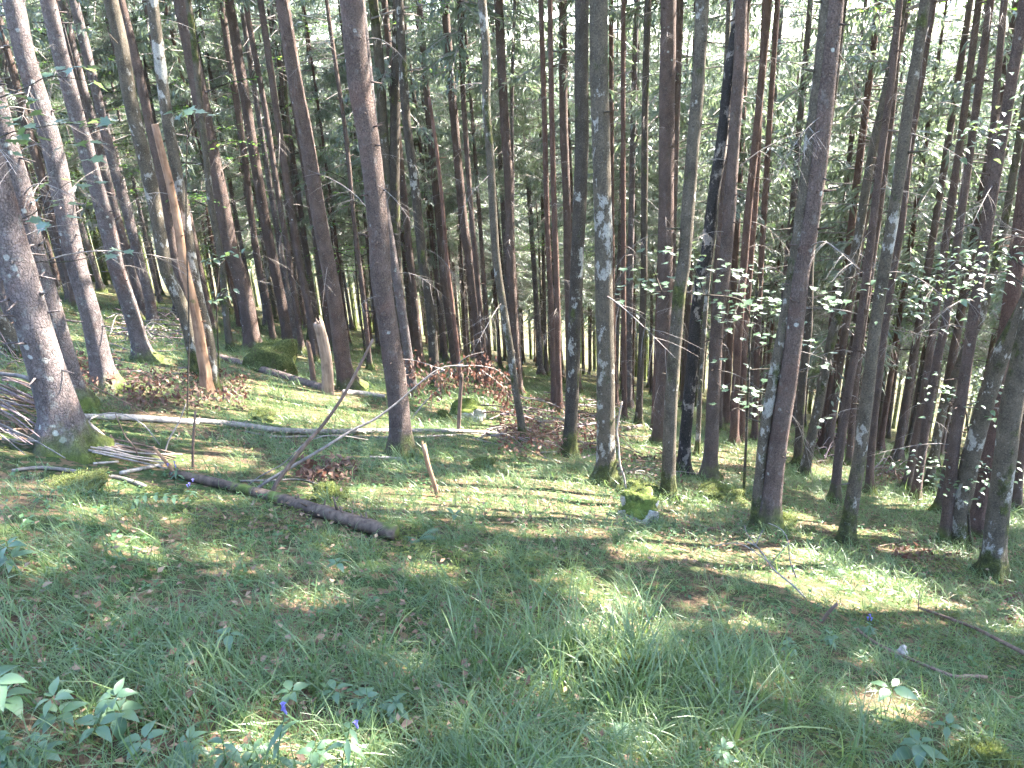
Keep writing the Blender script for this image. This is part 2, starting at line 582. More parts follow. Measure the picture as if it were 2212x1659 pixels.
M['litter'] = leaf_mat('leaf_litter', (.09, .048, .028), (.27, .185, .12), (.12, .05, .03), (.2, .1, .06), .15, .65, .3, 'island')
M['grass'] = leaf_mat('grass_blades', (.054, .096, .030), (.118, .160, .058), (.14, .24, .05), (.26, .36, .10), .38, .42, .75, 'island')
M['grass_dry'] = leaf_mat('dry_grass_blades', (.12, .11, .05), (.26, .23, .12), (.15, .14, .06), (.3, .27, .13), .35, .45, .4, 'island')
M['cover'] = leaf_mat('ground_cover_leaves', (.035, .085, .036), (.085, .15, .062), (.10, .22, .05), (.18, .30, .07), .35, .45, .45, 'island')
M['moss'] = leaf_mat('moss_shoots', (.052, .068, .020), (.125, .14, .046), (.16, .21, .04), (.30, .34, .08), .3, .7, .2, 'island')
M['blue'] = leaf_mat('blue_petal', (.17, .15, .40), (.22, .20, .45), (.2, .18, .5), (.25, .22, .6), .4, .5, .3)
M['stem'] = leaf_mat('green_stem', (.06, .11, .04), (.10, .16, .05), (.1, .2, .05), (.14, .24, .06), .2, .5, .4)


def ground_material():
    mt, nt, out = mat_new('forest_floor')
    tc = N(nt, 'TexCoord')
    v = tc.outputs['Object']
    big = noise(nt, v, .9, 4)
    mid = noise(nt, v, 4.0, 5, .65)
    fine = noise(nt, v, 38, 5, .7)
    soil = ramp(nt, fine, [(.3, (.030, .020, .013)), (.55, (.085, .058, .036)), (.75, (.19, .135, .09))])
    green = ramp(nt, fine, [(.3, (.025, .040, .012)), (.55, (.050, .072, .026)), (.75, (.105, .130, .05))])
    c = mixc(nt, ramp(nt, math_(nt, 'ADD', math_(nt, 'MULTIPLY', big, .5), math_(nt, 'MULTIPLY', mid, .5)), [(.40, 0.0), (.54, 1.0)]), soil, green)
    leaf = voro(nt, v, 19)
    lk = ramp(nt, leaf.outputs['Color'], [(.66, 0.0), (.68, 1.0)])
    c = mixc(nt, math_(nt, 'MULTIPLY', lk, .6), c, (.20, .12, .075))
    h = math_(nt, 'ADD', math_(nt, 'MULTIPLY', fine, .6), math_(nt, 'MULTIPLY', noise(nt, v, 110, 3, .7), .4))
    finish(nt, out, c, .95, h, 1.0, .03, .1)
    return mt


def far_wood_material():
    mt, nt, out = mat_new('far_wood')
    finish(nt, out, (.05, .075, .04), .9)
    return mt


M['ground'] = ground_material()


def rock_material():
    mt, nt, out = mat_new('mossy_rock')
    v = coords(nt, (1, 1, 1))
    g = N(nt, 'NewGeometry')
    sep = N(nt, 'SeparateXYZ'); nt.links.new(g.outputs['Normal'], sep.inputs[0])
    st = ramp(nt, noise(nt, v, 7, 6, .7), [(.3, (.16, .15, .14)), (.55, (.36, .35, .33)), (.7, (.62, .61, .58))])
    k = math_(nt, 'ADD', math_(nt, 'MULTIPLY', sep.outputs[2], .7), math_(nt, 'SUBTRACT', noise(nt, v, 5, 5, .65), .2))
    mk = ramp(nt, k, [(.42, 0.0), (.52, 1.0)])
    c = mixc(nt, mk, st, moss_col(nt, v))
    finish(nt, out, c, .9, math_(nt, 'ADD', noise(nt, v, 40, 5, .7), mk), .8, .02, .2)
    return mt


M['rock'] = rock_material()


def moss_mound_material():
    mt, nt, out = mat_new('moss_mound')
    v = coords(nt, (1, 1, 1))
    c = ramp(nt, noise(nt, v, 26, 5, .7), [(.3, (.032, .038, .014)), (.5, (.068, .080, .026)), (.7, (.13, .14, .050))])
    c = mixc(nt, ramp(nt, noise(nt, v, 6, 3), [(.58, 0.0), (.68, .7)]), c, (.07, .05, .03))
    finish(nt, out, c, .95, noise(nt, v, 70, 5, .75), 1.0, .03, .1)
    return mt


M['mound'] = moss_mound_material()

# ------------------------------------------------------------------ ground
def build_ground():
    k = 6.8; n = 340
    u = np.linspace(-1, 1, n)
    gx = np.sinh(k * u) / math.sinh(k) * 900.0
    gy = 5.0 + np.sinh(k * u) / math.sinh(k) * 900.0
    gy = gy[gy > -90]
    X, Y = np.meshgrid(gx, gy)
    Z = ground_z(X, Y)
    V = np.stack([X, Y, Z], -1).reshape(-1, 3)
    nx, ny = len(gx), len(gy)
    I = np.arange(nx * ny).reshape(ny, nx)
    Q = np.stack([I[:-1, :-1], I[:-1, 1:], I[1:, 1:], I[1:, :-1]], -1).reshape(-1, 4)
    me = quads_mesh('ground', V, Q, M['ground'], True)
    ob('ground', me, kind='structure')


build_ground()

# ------------------------------------------------------------------ trees
def unit(v):
    return v / (np.linalg.norm(v) + 1e-9)


def spruce_branches(rg, axis, zc, H, R, nb, step=.06, droop=1.0):
    """axis(z)->xyz. returns shoots (base, dir, len, width, normal) and branch wood polylines"""
    B, D, L, W, NN, wood = [], [], [], [], [], []
    zs = zc + (H - .4 - zc) * np.sort(rg.rand(nb)) ** 1.05
    for z in zs:
        q = (z - zc) / (H - zc)
        ln = R * (1 - q) ** .75 * (.55 + .45 * min(1, q * 5 + .5)) * (.7 + .5 * rg.rand()) + .25
        az = rg.rand() * 2 * math.pi
        out = np.array([math.cos(az), math.sin(az), 0.0])
        sd = np.array([-out[1], out[0], 0.0])
        up = .35 * q - .05 + .15 * (rg.rand() - .5)
        dr = (.42 - .25 * q) * droop * (.7 + .6 * rg.rand())
        a0 = axis(z)
        s = np.arange(.14, 1.0, step / ln)
        n = len(s)
        P = a0 + out * (ln * s)[:, None] + np.array([0, 0, 1.0]) * (ln * (up * s - dr * s * s + .12 * s ** 3))[:, None]
        tw = [a0 + out * ln * t + np.array([0, 0, 1.0]) * ln * (up * t - dr * t * t + .12 * t ** 3) for t in (0, .33, .66, .95)]
        wood.append((np.array(tw), .010 + .006 * ln))
        for sgn in (-1, 1):
            l = (.36 * (1 - s) + .13) * (.6 + .7 * rg.rand(n)) * min(1.0, .45 + ln * .35)
            d = out * .55 + sgn * sd * .75 + rg.randn(n, 3) * .16
            d[:, 2] -= .28 + .35 * rg.rand(n)
            B.append(P + rg.randn(n, 3) * .015); D.append(d); L.append(l); W.append(np.full(n, .026) * (.7 + .6 * rg.rand(n)))
            NN.append(np.array([0, 0, 1.0]) + rg.randn(n, 3) * .5)
            # hanging side shoots
            d2 = d * .35 + rg.randn(n, 3) * .22
            d2[:, 2] -= .85
            dn = d / np.linalg.norm(d, axis=1)[:, None]
            B.append(P + dn * (l * .55)[:, None]); D.append(d2); L.append(l * .75); W.append(np.full(n, .022) * (.7 + .6 * rg.rand(n)))
            NN.append(out + rg.randn(n, 3) * .5)
    return [np.concatenate(x) for x in (B, D, L, W, NN)], wood


def beech_branches(rg, axis, zc, H, R, nb, leaf=.065, per=22):
    B, D, L, W, NN, wood = [], [], [], [], [], []
    for i in range(nb):
        q = (i + rg.rand()) / nb
        z = zc + (H - zc) * q
        az = i * 2.4 + rg.rand()
        out = np.array([math.cos(az), math.sin(az), 0.0]); sd = np.array([-out[1], out[0], 0])
        ln = R * (1 - .65 * q) * (.6 + .5 * rg.rand())
        a0 = axis(z * .96)
        up = .25 + .35 * q
        tt = np.linspace(0, 1, 5)
        pl = a0 + out * (ln * tt)[:, None] + np.array([0, 0, 1.0]) * (ln * (up * tt - .22 * tt * tt))[:, None] + sd * (ln * .12 * np.sin(tt * 3 + az))[:, None]
        wood.append((pl, .012 + .008 * ln))
        nsub = max(4, int(ln * 5))
        for j in range(nsub):
            t = .25 + .75 * (j + rg.rand()) / nsub
            p0 = a0 + out * ln * t + np.array([0, 0, 1.0]) * ln * (up * t - .22 * t * t)
            sg = 1 if j % 2 else -1
            dr = unit(out * .6 + sg * sd * .9 + np.array([0, 0, .12 * rg.randn()]))
            sl = ln * .42 * (1 - .5 * t) * (.6 + .7 * rg.rand()) + .2
            n = max(5, int(sl * per))
            u = (np.arange(n) + rg.rand(n)) / n
            P = p0 + dr * (u * sl)[:, None] + np.array([0, 0, -1.0]) * (u * u * sl * .12)[:, None]
            side = np.cross(dr, [0, 0, 1.0])
            k = np.where(np.arange(n) % 2, 1, -1)[:, None]
            d = dr * .5 + side * k * .9 + rg.randn(n, 3) * .18
            d[:, 2] -= .12
            B.append(P); D.append(d); L.append(leaf * (.75 + .5 * rg.rand(n))); W.append(leaf * .66 * (.75 + .5 * rg.rand(n)))
            NN.append(np.array([0, 0, 1.0]) + rg.randn(n, 3) * .28)
            wood.append((np.array([p0, p0 + dr * sl * .95 - np.array([0, 0, sl * .11])]), .004))
    return [np.concatenate(x) for x in (B, D, L, W, NN)], wood


def wood_mesh(name, wood, mat, segs=3):
    mb = MB()
    for pl, r in wood:
        mb.tube(pl, np.linspace(r, r * .3, len(pl)), segs, cap=False)
    return mb.mesh(name, mat)


def dead_branch_mesh(i):
    rg = np.random.RandomState(500 + i)
    mb = MB()
    n = 9
    t = np.linspace(0, 1, n)
    ln = .75 + .6 * rg.rand()
    up = .35 * rg.rand(); dr = .45 + .6 * rg.rand()
    P = np.stack([ln * t, .12 * np.sin(t * 4 * rg.rand() + i) * t, ln * (up * t - dr * t * t + .18 * t ** 3)], 1)
    mb.tube(P, np.linspace(.0075, .0018, n), 4)
    for j in range(12):
        k = rg.randint(2, n - 1)
        sg = 1 if j % 2 else -1
        l = ln * (.12 + .25 * rg.rand())
        d = np.array([.5, sg * (.5 + .4 * rg.rand()), -.3 - .4 * rg.rand()])
        tt = np.linspace(0, 1, 4)
        Q = P[k] + d * (l * tt)[:, None] + np.array([0, 0, -1.0]) * (l * .35 * tt * tt)[:, None]
        mb.tube(Q, np.linspace(.003, .001, 4), 3, cap=False)
    return mb.mesh('dead_branch', M['twig'])


DEADB = [dead_branch_mesh(i) for i in range(10)]


def trunk_build(path, rad, mat, segs, seed, stubs=0, rg=None, flare_amt=.75, zvis=9.0):
    """path relative to the base; adds a root flare and knots"""
    mb = MB()
    h = path[:, 2]
    fl = 1.35 * flare_amt * np.exp(-np.clip(h, 0, None) / .12) + .14 * np.exp(-np.clip(h, 0, None) / .5)
    mb.tube(path, rad, segs, .055, seed, True, fl, 5)
    for _ in range(stubs):
        z = .6 + (zvis - .6) * rg.rand()
        i = int(np.searchsorted(h, z)); i = min(max(i, 1), len(h) - 1)
        az = rg.rand() * 2 * math.pi
        d = np.array([math.cos(az), math.sin(az), .25 * rg.randn()])
        p = path[i] + d * rad[i] * .85
        l = .03 + .15 * rg.rand() ** 2
        mb.tube([p, p + d * l * .5, p + d * l], [.011, .008, .004], 4)
    return mb.mesh('trunk', mat)


TREE_POS = []
TREES = {}


def picture_tree(key, kind, mat, pts, w0, w1, label, H=None, zc=None, R=None, dead=8, crown=True, lit=(), segs=18, top_cut=False, below=0.0):
    name = {'s': 'spruce_tree', 'b': 'beech_tree', 'd': 'dead_tree'}[kind]
    cat = {'s': 'tree', 'b': 'tree', 'd': 'dead tree'}[kind]
    seed = sum(ord(c) * (i + 3) for i, c in enumerate(key)) % 997
    rg = np.random.RandomState(seed)
    B = at(*pts[0])
    dpt = depth(B)
    W = [B] + [upright(p[0], p[1], B) for p in pts[1:]]
    W = np.array(W)
    rel = W - B
    s0 = w0 * dpt / PF / 2
    s1 = w1 * dpt / PF / 2
    ztop = rel[-1][2]
    H = H or (21 + 5 * rg.rand() if kind == 's' else 16 + 4 * rg.rand())
    if top_cut:
        path = resample(np.vstack([[rel[0] - np.array([0, 0, .35])], rel]), .12)
        z = path[:, 2]
        rad = np.interp(z, [0, ztop], [s0, s1])
    else:
        d = unit(rel[-1] - rel[max(0, len(rel) - 3)])
        d = unit(d * .5 + np.array([0, 0, .5]))
        ext = []
        p = rel[-1].copy()
        while p[2] < H:
            stp = min(2.5, H - p[2] + .01)
            p = p + d * stp
            d = unit(d * .7 + np.array([0, 0, .3]) + np.array([.02 * rg.randn(), .02 * rg.randn(), 0]))
            ext.append(p.copy())
        low = resample(np.vstack([[rel[0] - np.array([0, 0, .35])], rel]), .14)
        path = np.vstack([low, np.array(ext)]) if ext else low
        z = path[:, 2]
        rad = np.interp(z, [0, max(ztop, .5), H], [s0, s1, .015])
    root = ob(name, None, B, label=label, cat=cat)
    me = trunk_build(path, rad, M[mat], segs, seed, 42 if kind == 's' else 7, rg, .35 if top_cut else (.7 if kind == 's' else .55), min(ztop + .5, 9))
    ob('trunk', me, parent=root)
    ax = lambda zz: np.array([np.interp(zz, z, path[:, 0]), np.interp(zz, z, path[:, 1]), zz])
    TREES[key] = (root, B, ax, lambda zz: float(np.interp(zz, z, rad)))
    TREE_POS.append(B)
    for (lx, ly, lr) in lit:
        LIT_POINTS.append((upright(lx, ly, B) + SUN * .3, lr))
    if crown:
        if kind == 's':
            PEND.append((root, B, 's', ax, zc or (8.5 + 3 * rg.rand()), H, R or 2.3, seed))
        else:
            PEND.append((root, B, 'b', ax, zc or (8 + 2 * rg.rand()), H, R or 2.6, seed))
    zt = min(max(ztop, 3), 10)
    dead = int(dead * 1.6)
    for i in range(dead):
        zz = 1.3 + (zt - 1.3) * (i + rg.rand()) / dead
        b = ob('dead_branch', DEADB[rg.randint(len(DEADB))], parent=root)
        az = rg.rand() * 2 * math.pi
        p = ax(zz)
        r = float(np.interp(zz, z, rad)) * .8
        b.location = (p[0] + math.cos(az) * r, p[1] + math.sin(az) * r, zz)
        b.rotation_euler = (rg.randn() * .3, rg.randn() * .25, az)
        s = .35 + .75 * rg.rand() ** 1.5
        b.scale = (s, s, s)
    return root


PEND = []

T = picture_tree
# left side
T('L1', 's', 'spruce_grey', [(138, 975), (128, 900), (98, 790), (66, 680), (29, 545), (0, 430), (-40, 290)], 76, 52, 'thickest leaning spruce trunk with moss at its foot, beside the brush heap at far left', dead=3, lit=[(110, 800, .28), (70, 640, .2)])
T('L2', 's', 'spruce_grey', [(166, 882), (150, 800), (118, 690), (73, 536), (52, 432), (10, 290), (-20, 180)], 40, 36, 'grey spruce right behind the thickest leaning trunk, with an orange scar', dead=5, lit=[(30, 340, .35), (45, 420, .3)])
T('L0', 'b', 'beech_pale', [(58, 785), (25, 730), (-5, 690), (-60, 625)], 34, 30, 'pale trunk slanting out of the picture at the far left edge', dead=0, crown=False, H=3.2)
T('L00', 's', 'spruce_grey', [(48, 745), (25, 690), (0, 610), (-30, 520), (-80, 330)], 24, 20, 'grey spruce at the left edge above the slanting pale trunk', dead=3)
T('L3', 's', 'spruce_grey', [(229, 838), (200, 700), (156, 536), (121, 346), (92, 240), (59, 138), (28, 0)], 40, 34, 'sunlit grey spruce standing just behind the twiggy leaf heap, left', dead=7, lit=[(35, 40, .4), (70, 190, .5), (120, 360, .4), (205, 720, .35), (225, 800, .3), (170, 590, .3)])
T('L3b', 's', 'spruce_grey', [(156, 655), (131, 554), (95, 400), (60, 280), (21, 173), (-10, 60)], 20, 16, 'slimmer grey spruce seen between the two sunlit spruces on the left', dead=5, lit=[(25, 180, .4)])
T('L4', 's', 'spruce_grey', [(312, 780), (285, 680), (249, 570), (239, 519), (183, 311), (138, 149), (104, 0)], 32, 27, 'grey spruce with grassy foot in front of the sunlit purple brush', dead=8, lit=[(285, 690, .4), (262, 610, .3), (200, 380, .3), (120, 60, .3)])
T('L4b', 's', 'spruce_grey', [(314, 692), (287, 588), (249, 460), (221, 346), (194, 242), (159, 114), (135, 0)], 18, 16, 'slim grey spruce between the grassy-footed spruce and its right neighbour', dead=6, lit=[(235, 400, .5), (262, 500, .5)])
T('L5', 's', 'spruce_grey', [(334, 706), (318, 622), (301, 571), (277, 467), (242, 346), (214, 225), (187, 114), (159, 0)], 21, 17, 'slim spruce with its foot in the purple brush, left', dead=7, lit=[(320, 640, .4)])
T('L6', 'b', 'beech_mossy', [(424, 822), (422, 778), (398, 674), (360, 588), (353, 554), (329, 415), (304, 311), (280, 208), (263, 104), (239, 0)], 27, 25, 'mossy beech left of the bare orange snag', dead=1, lit=[(250, 40, .3)])
T('L7', 's', 'spruce_brown', [(420, 742), (400, 640), (377, 554), (356, 415), (332, 311), (311, 208), (287, 104), (260, 0)], 20, 17, 'smooth brown spruce behind the mossy beech left of the orange snag', dead=3)
T('L8', 'd', 'snag', [(446, 850), (444, 800), (439, 778), (422, 674), (398, 575), (384, 484), (367, 398), (349, 329), (334, 268)], 23, 13, 'tall barkless orange snag broken off at its top', dead=1, crown=False, top_cut=True, lit=[(440, 800, .25)])
T('L9', 'b', 'beech_pale', [(461, 850), (453, 743), (432, 657), (415, 570), (394, 432), (374, 329), (360, 242), (346, 138), (336, 59), (329, 0)], 22, 20, 'blotchy pale beech right of the bare orange snag', dead=1, lit=[(455, 780, .3), (330, 30, .4)])
T('L10', 's', 'spruce_brown', [(547, 758), (533, 657), (516, 588), (498, 540), (481, 450), (464, 363), (443, 270), (426, 180), (408, 86), (391, 0)], 32, 28, 'stout brown spruce just behind the mossy boulder', dead=9, lit=[(535, 680, .35), (470, 390, .3), (540, 730, .3)])
T('L10b', 'b', 'beech_mossy', [(500, 760), (490, 700), (477, 553), (457, 450), (446, 346), (430, 200), (415, 60)], 14, 11, 'thin green-mossed beech left of the stout spruce behind the boulder', dead=0)
T('L11', 's', 'spruce_brown', [(592, 742), (575, 640), (557, 571), (543, 467), (529, 346), (512, 225), (495, 121), (477, 0)], 13, 12, 'left one of two close slim spruces behind the boulder', dead=6)
T('L12', 's', 'spruce_brown', [(626, 759), (609, 657), (588, 553), (571, 467), (554, 363), (536, 253), (516, 128), (495, 0)], 22, 17, 'right, thicker one of two close slim spruces behind the boulder', dead=6, lit=[(600, 620, .5)])
T('L13', 's', 'spruce_spotted', [(654, 766), (640, 674), (623, 553), (600, 415), (575, 250), (540, 60)], 12, 10, 'thin spruce beyond the boulder, left of the sawn pale stump', dead=6)
T('L14', 's', 'spruce_brown', [(683, 780), (668, 674), (647, 570), (626, 440), (600, 260), (570, 50)], 15, 12, 'slim brown spruce rising directly behind the sawn pale stump', dead=5)
T('L15', 's', 'spruce_spotted', [(690, 735), (682, 691), (668, 588), (650, 460), (620, 250), (590, 30)], 12, 9, 'thin far spruce above the sawn pale stump', dead=5)
T('L16', 's', 'spruce_brown', [(757, 842), (742, 790), (730, 692), (709, 571), (695, 502), (678, 398), (661, 294), (640, 190), (623, 86), (609, 0)], 34, 24, 'smooth brown spruce right of the sawn pale stump', dead=2, lit=[(625, 90, .35), (690, 480, .25), (650, 250, .25)])
T('C0', 's', 'spruce_spotted', [(800, 800), (785, 640), (765, 480), (748, 300), (722, 120), (705, 0)], 10, 7, 'very thin dark spruce between the smooth brown and the spotted spruce', dead=5)
# centre
T('C1', 's', 'spruce_spotted', [(868, 986), (858, 847), (844, 743), (823, 605), (820, 519), (802, 346), (775, 173), (759, 0)], 42, 39, 'lichen-spotted spruce standing in front of the long fallen trunk, centre left', dead=3, lit=[(790, 180, .25), (805, 300, .25), (815, 400, .25), (865, 870, .25), (866, 920, .2), (780, 120, .2)])
T('C1b', 's', 'spruce_grey', [(894, 858), (886, 800), (868, 674), (850, 560), (820, 380), (800, 200), (783, 40)], 19, 15, 'pale grey spruce half hidden behind the lichen-spotted spruce', dead=5, lit=[(885, 820, .4), (880, 760, .35)])
T('C2', 'b', 'beech_mossy', [(864, 806), (858, 640), (846, 480), (833, 340), (826, 250), (820, 138), (806, 0)], 20, 17, 'left stem of the mossy pair behind the spotted spruce', dead=1)
T('C3', 'b', 'beech_dark', [(874, 808), (866, 674), (856, 554), (852, 415), (854, 242), (858, 90), (860, 0)], 22, 19, 'dark upright right stem of the mossy pair behind the spotted spruce', dead=2)
T('C4', 'b', 'beech_dark', [(941, 843), (936, 760), (930, 674), (912, 553), (896, 398), (878, 259), (868, 104), (862, 0)], 21, 15, 'dark mossy beech behind the red dead leaves, centre', dead=3)
T('C5', 's', 'spruce_brown', [(1042, 833), (1031, 709), (1017, 588), (1000, 467), (986, 311), (974, 173), (962, 17), (958, -30)], 20, 14, 'brown spruce behind the drooping brown-leaved branch, centre', dead=6, lit=[(1025, 650, .4)])
T('C5b', 's', 'spruce_brown', [(1052, 838), (1038, 674), (1020, 484), (1007, 311), (998, 150), (992, 0)], 11, 9, 'thinner spruce close right of the one behind the brown-leaved branch', dead=5)
T('C6', 'd', 'snag_dark', [(996, 850), (993, 800), (979, 674), (965, 558), (958, 467), (944, 329), (927, 211)], 10, 6, 'thin reddish dead stem with a broken tip, centre', dead=4, crown=False, top_cut=True, segs=10)
T('C6b', 's', 'spruce_brown', [(984, 800), (972, 700), (958, 605), (948, 480), (930, 300), (915, 120), (905, 0)], 16, 11, 'brown spruce behind the thin reddish dead stem', dead=5)
T('C7', 'b', 'beech_patchy', [(1130, 963), (1121, 882), (1114, 847), (1103, 761), (1086, 657), (1072, 560), (1064, 432), (1057, 311), (1050, 225), (1051, 121), (1041, 0)], 15, 15, 'slender crooked whitish beech beside the brown brush heap', dead=2, lit=[(1110, 800, .25), (1118, 860, .2), (1047, 80, .4)])
T('C7b', 'b', 'beech_dark', [(1104, 800), (1094, 660), (1080, 553), (1066, 400), (1056, 260), (1042, 100), (1034, 0)], 12, 11, 'dark thin beech behind the crooked whitish beech', dead=2)
T('C8', 's', 'spruce_brown', [(1121, 855), (1114, 778), (1110, 690), (1103, 571), (1100, 415), (1090, 259), (1083, 138), (1077, 0)], 19, 16, 'brown spruce just right of the crooked whitish beech', dead=7)
T('C8b', 's', 'spruce_grey', [(1126, 842), (1118, 700), (1107, 553), (1107, 400), (1106, 207), (1112, 0)], 9, 6, 'rim-lit thin stem touching the brown spruce right of the whitish beech', dead=7, lit=[(1107, 300, .4), (1107, 450, .4)])
T('C9a', 's', 'spruce_red', [(1196, 884), (1195, 760), (1190, 640), (1182, 480), (1176, 250), (1168, 0)], 12, 9, 'left of two thin reddish spruces left of the mossy twin trunks', dead=5)
T('C9b', 's', 'spruce_red', [(1210, 892), (1206, 780), (1204, 640), (1198, 480), (1192, 250), (1188, 0)], 13, 9, 'right, sunlit one of two thin reddish spruces left of the mossy twin trunks', dead=6, lit=[(1209, 850, .4), (1207, 760, .4)])
T('C9', 's', 'spruce_brown', [(1232, 868), (1228, 605), (1226, 540), (1225, 450), (1219, 311), (1216, 138), (1216, 0)], 17, 15, 'smooth pinkish spruce half hidden by the left mossy twin trunk', dead=3, lit=[(1222, 340, .5), (1220, 220, .5)])
T('C10', 'b', 'beech_dark', [(1228, 988), (1235, 882), (1240, 743), (1247, 570), (1249, 519), (1256, 346), (1256, 173), (1257, 0)], 27, 24, 'left one of the two dark mossy trunks in the middle', dead=1)
T('C11', 'b', 'beech_patchy', [(1307, 1045), (1309, 951), (1308, 812), (1304, 605), (1304, 519), (1299, 346), (1294, 173), (1292, 0)], 38, 31, 'right, thicker one of the two mossy trunks in the middle', dead=1)
T('C11b', 's', 'spruce_red', [(1332, 884), (1325, 760), (1322, 500), (1321, 277), (1320, 0)], 11, 8, 'thin red-barked spruce just right of the thicker mossy trunk', dead=5)
T('C12', 's', 'spruce_red', [(1349, 913), (1348, 760), (1347, 640), (1346, 242), (1346, 0)], 11, 8, 'thin straight reddish spruce right of the mossy trunks', dead=7)
T('C13', 'b', 'beech_dark', [(1380, 920), (1385, 760), (1391, 605), (1391, 553), (1394, 207), (1400, 0)], 14, 12, 'dark bare trunk between the thin reddish spruce and the big brown spruce', dead=5)
T('C14', 's', 'spruce_brown', [(1425, 963), (1432, 812), (1436, 640), (1439, 415), (1441, 207), (1444, 0)], 31, 27, 'big smooth brown spruce with knots, right of the middle', dead=6)
T('C14b', 's', 'spruce_red', [(1411, 935), (1416, 800), (1422, 640), (1428, 400), (1432, 0)], 10, 7, 'thin reddish spruce peeping out left of the big smooth brown spruce', dead=4)
# right side
T('R1', 'b', 'beech_mossy', [(1443, 1084), (1446, 951), (1453, 812), (1467, 640), (1478, 571), (1486, 450), (1497, 311), (1511, 138), (1518, 0)], 27, 22, 'mossy beech with a bright rim right of the big smooth brown spruce', dead=1, lit=[(1463, 760, .3), (1480, 560, .3)])
T('R2', 'b', 'birch_dark', [(1476, 1030), (1480, 951), (1493, 812), (1504, 674), (1518, 570), (1525, 553), (1542, 415), (1559, 311), (1573, 173), (1590, 69), (1598, 0)], 25, 19, 'blackish trunk with pale rings and a charred-looking foot', dead=1)
T('R2b', 'b', 'beech_mossy', [(1506, 985), (1512, 850), (1522, 700), (1530, 600), (1545, 480), (1560, 300), (1575, 0)], 10, 8, 'thin rim-lit mossy stem right beside the blackish trunk', dead=1, lit=[(1508, 900, .4), (1525, 640, .4)])
T('R3', 's', 'spruce_spotted', [(1532, 1040), (1542, 847), (1549, 709), (1563, 588), (1566, 571), (1576, 450), (1585, 311), (1597, 138), (1602, 0)], 29, 19, 'speckled spruce with flared foot right of the blackish trunk', dead=7, lit=[(1598, 150, .3), (1600, 80, .3)])
T('R3b', 's', 'spruce_brown', [(1533, 985), (1540, 760), (1542, 640), (1556, 484), (1570, 300), (1590, 0)], 11, 9, 'thin brown spruce half hidden behind the speckled spruce', dead=4)
T('R4', 's', 'spruce_red', [(1585, 963), (1594, 743), (1614, 484), (1628, 346), (1650, 120), (1660, 0)], 18, 12, 'left, thicker one of a close reddish pair behind the maple leaves', dead=6)
T('R4b', 's', 'spruce_red', [(1601, 962), (1609, 743), (1622, 560), (1634, 400), (1652, 0)], 13, 9, 'right one of a close reddish pair behind the maple leaves', dead=6)
T('R5', 's', 'spruce_red', [(1630, 955), (1639, 674), (1648, 500), (1660, 300), (1680, 0)], 13, 9, 'lone slim reddish spruce left of the fused double trunk', dead=8)
T('R6', 's', 'spruce_spotted', [(1661, 1150), (1665, 1090), (1682, 951), (1708, 778), (1729, 588), (1742, 553 - 25), (1760, 415), (1780, 242), (1805, 0)], 40, 27, 'thick brown spruce forming the right half of the fused double trunk', dead=5, lit=[(1796, 60, .25), (1775, 300, .2)])
T('R6b', 'b', 'beech_patchy', [(1634, 1146), (1637, 1080), (1649, 951), (1666, 847), (1691, 709), (1714, 575), (1732, 450), (1749, 311), (1770, 156), (1787, 0)], 21, 20, 'patchy beech leaning against the brown spruce, left half of the double trunk', dead=0, lit=[(1740, 400, .3), (1765, 200, .3)])
T('R7', 'b', 'beech_dark', [(1722, 1013), (1732, 847), (1746, 709), (1749, 570), (1762, 460), (1798, 207), (1815, 60)], 17, 14, 'dark mossy trunk just right of the fused double trunk', dead=2)
T('R8', 'b', 'beech_mossy', [(1736, 1032), (1750, 960), (1767, 882), (1794, 743), (1815, 664), (1846, 553), (1881, 346), (1912, 207), (1940, 60)], 20, 14, 'bent mossy beech leaning right, foot shared with the dark mossy trunk', dead=2)
T('R9', 's', 'spruce_brown', [(1801, 1085), (1812, 986), (1832, 847), (1857, 709), (1879, 540), (1902, 346), (1926, 173), (1943, 0)], 19, 11, 'slim brown spruce between the bent mossy beech and the mossy white-blotched one', dead=10)
T('R9b', 's', 'spruce_brown', [(1834, 1007), (1843, 882), (1860, 740), (1885, 560), (1920, 300), (1950, 0)], 14, 10, 'spruce seen behind the slim brown spruce on the right', dead=8)
T('R10', 'b', 'beech_mossy', [(1826, 1174), (1839, 1090), (1857, 986), (1874, 847), (1895, 674), (1914, 560), (1943, 381), (1960, 242), (1981, 121), (1998, 0)], 28, 17, 'mossy dark beech with white blotches and green foot, right', dead=2, lit=[(1920, 520, .2)])
T('R10b', 's', 'spruce_brown', [(1878, 1066), (1881, 986), (1902, 778), (1926, 605), (1947, 484), (1967, 311), (2016, 0)], 16, 12, 'straight brown spruce right behind the mossy white-blotched beech', dead=8)
T('R11a', 's', 'spruce_brown', [(1955, 1062), (1985, 920), (2019, 690), (2040, 540), (2075, 300), (2115, 0)], 16, 11, 'left one of the slanting brown pair at the bright clearing, right', dead=8)
T('R11b', 's', 'spruce_brown', [(1975, 1086), (1990, 990), (2010, 850), (2045, 680), (2060, 580), (2095, 330), (2140, 0)], 18, 12, 'sun-yellowed foot of the right one of the slanting pair at the bright clearing', dead=8, lit=[(1978, 1050, .35)])
T('R13', 'b', 'beech_mossy', [(2003, 1058), (2018, 985), (2033, 899), (2075, 780), (2123, 674), (2170, 480), (2210, 250)], 17, 12, 'mossy beech with flared green foot behind the bright clearing', dead=3)
T('R12', 's', 'spruce_brown', [(2026, 1107), (2045, 1010), (2068, 899), (2085, 812), (2109, 622), (2137, 381), (2154, 173), (2170, 0)], 16, 11, 'brown spruce with ragged bark left of the mossy pair, right', dead=9)
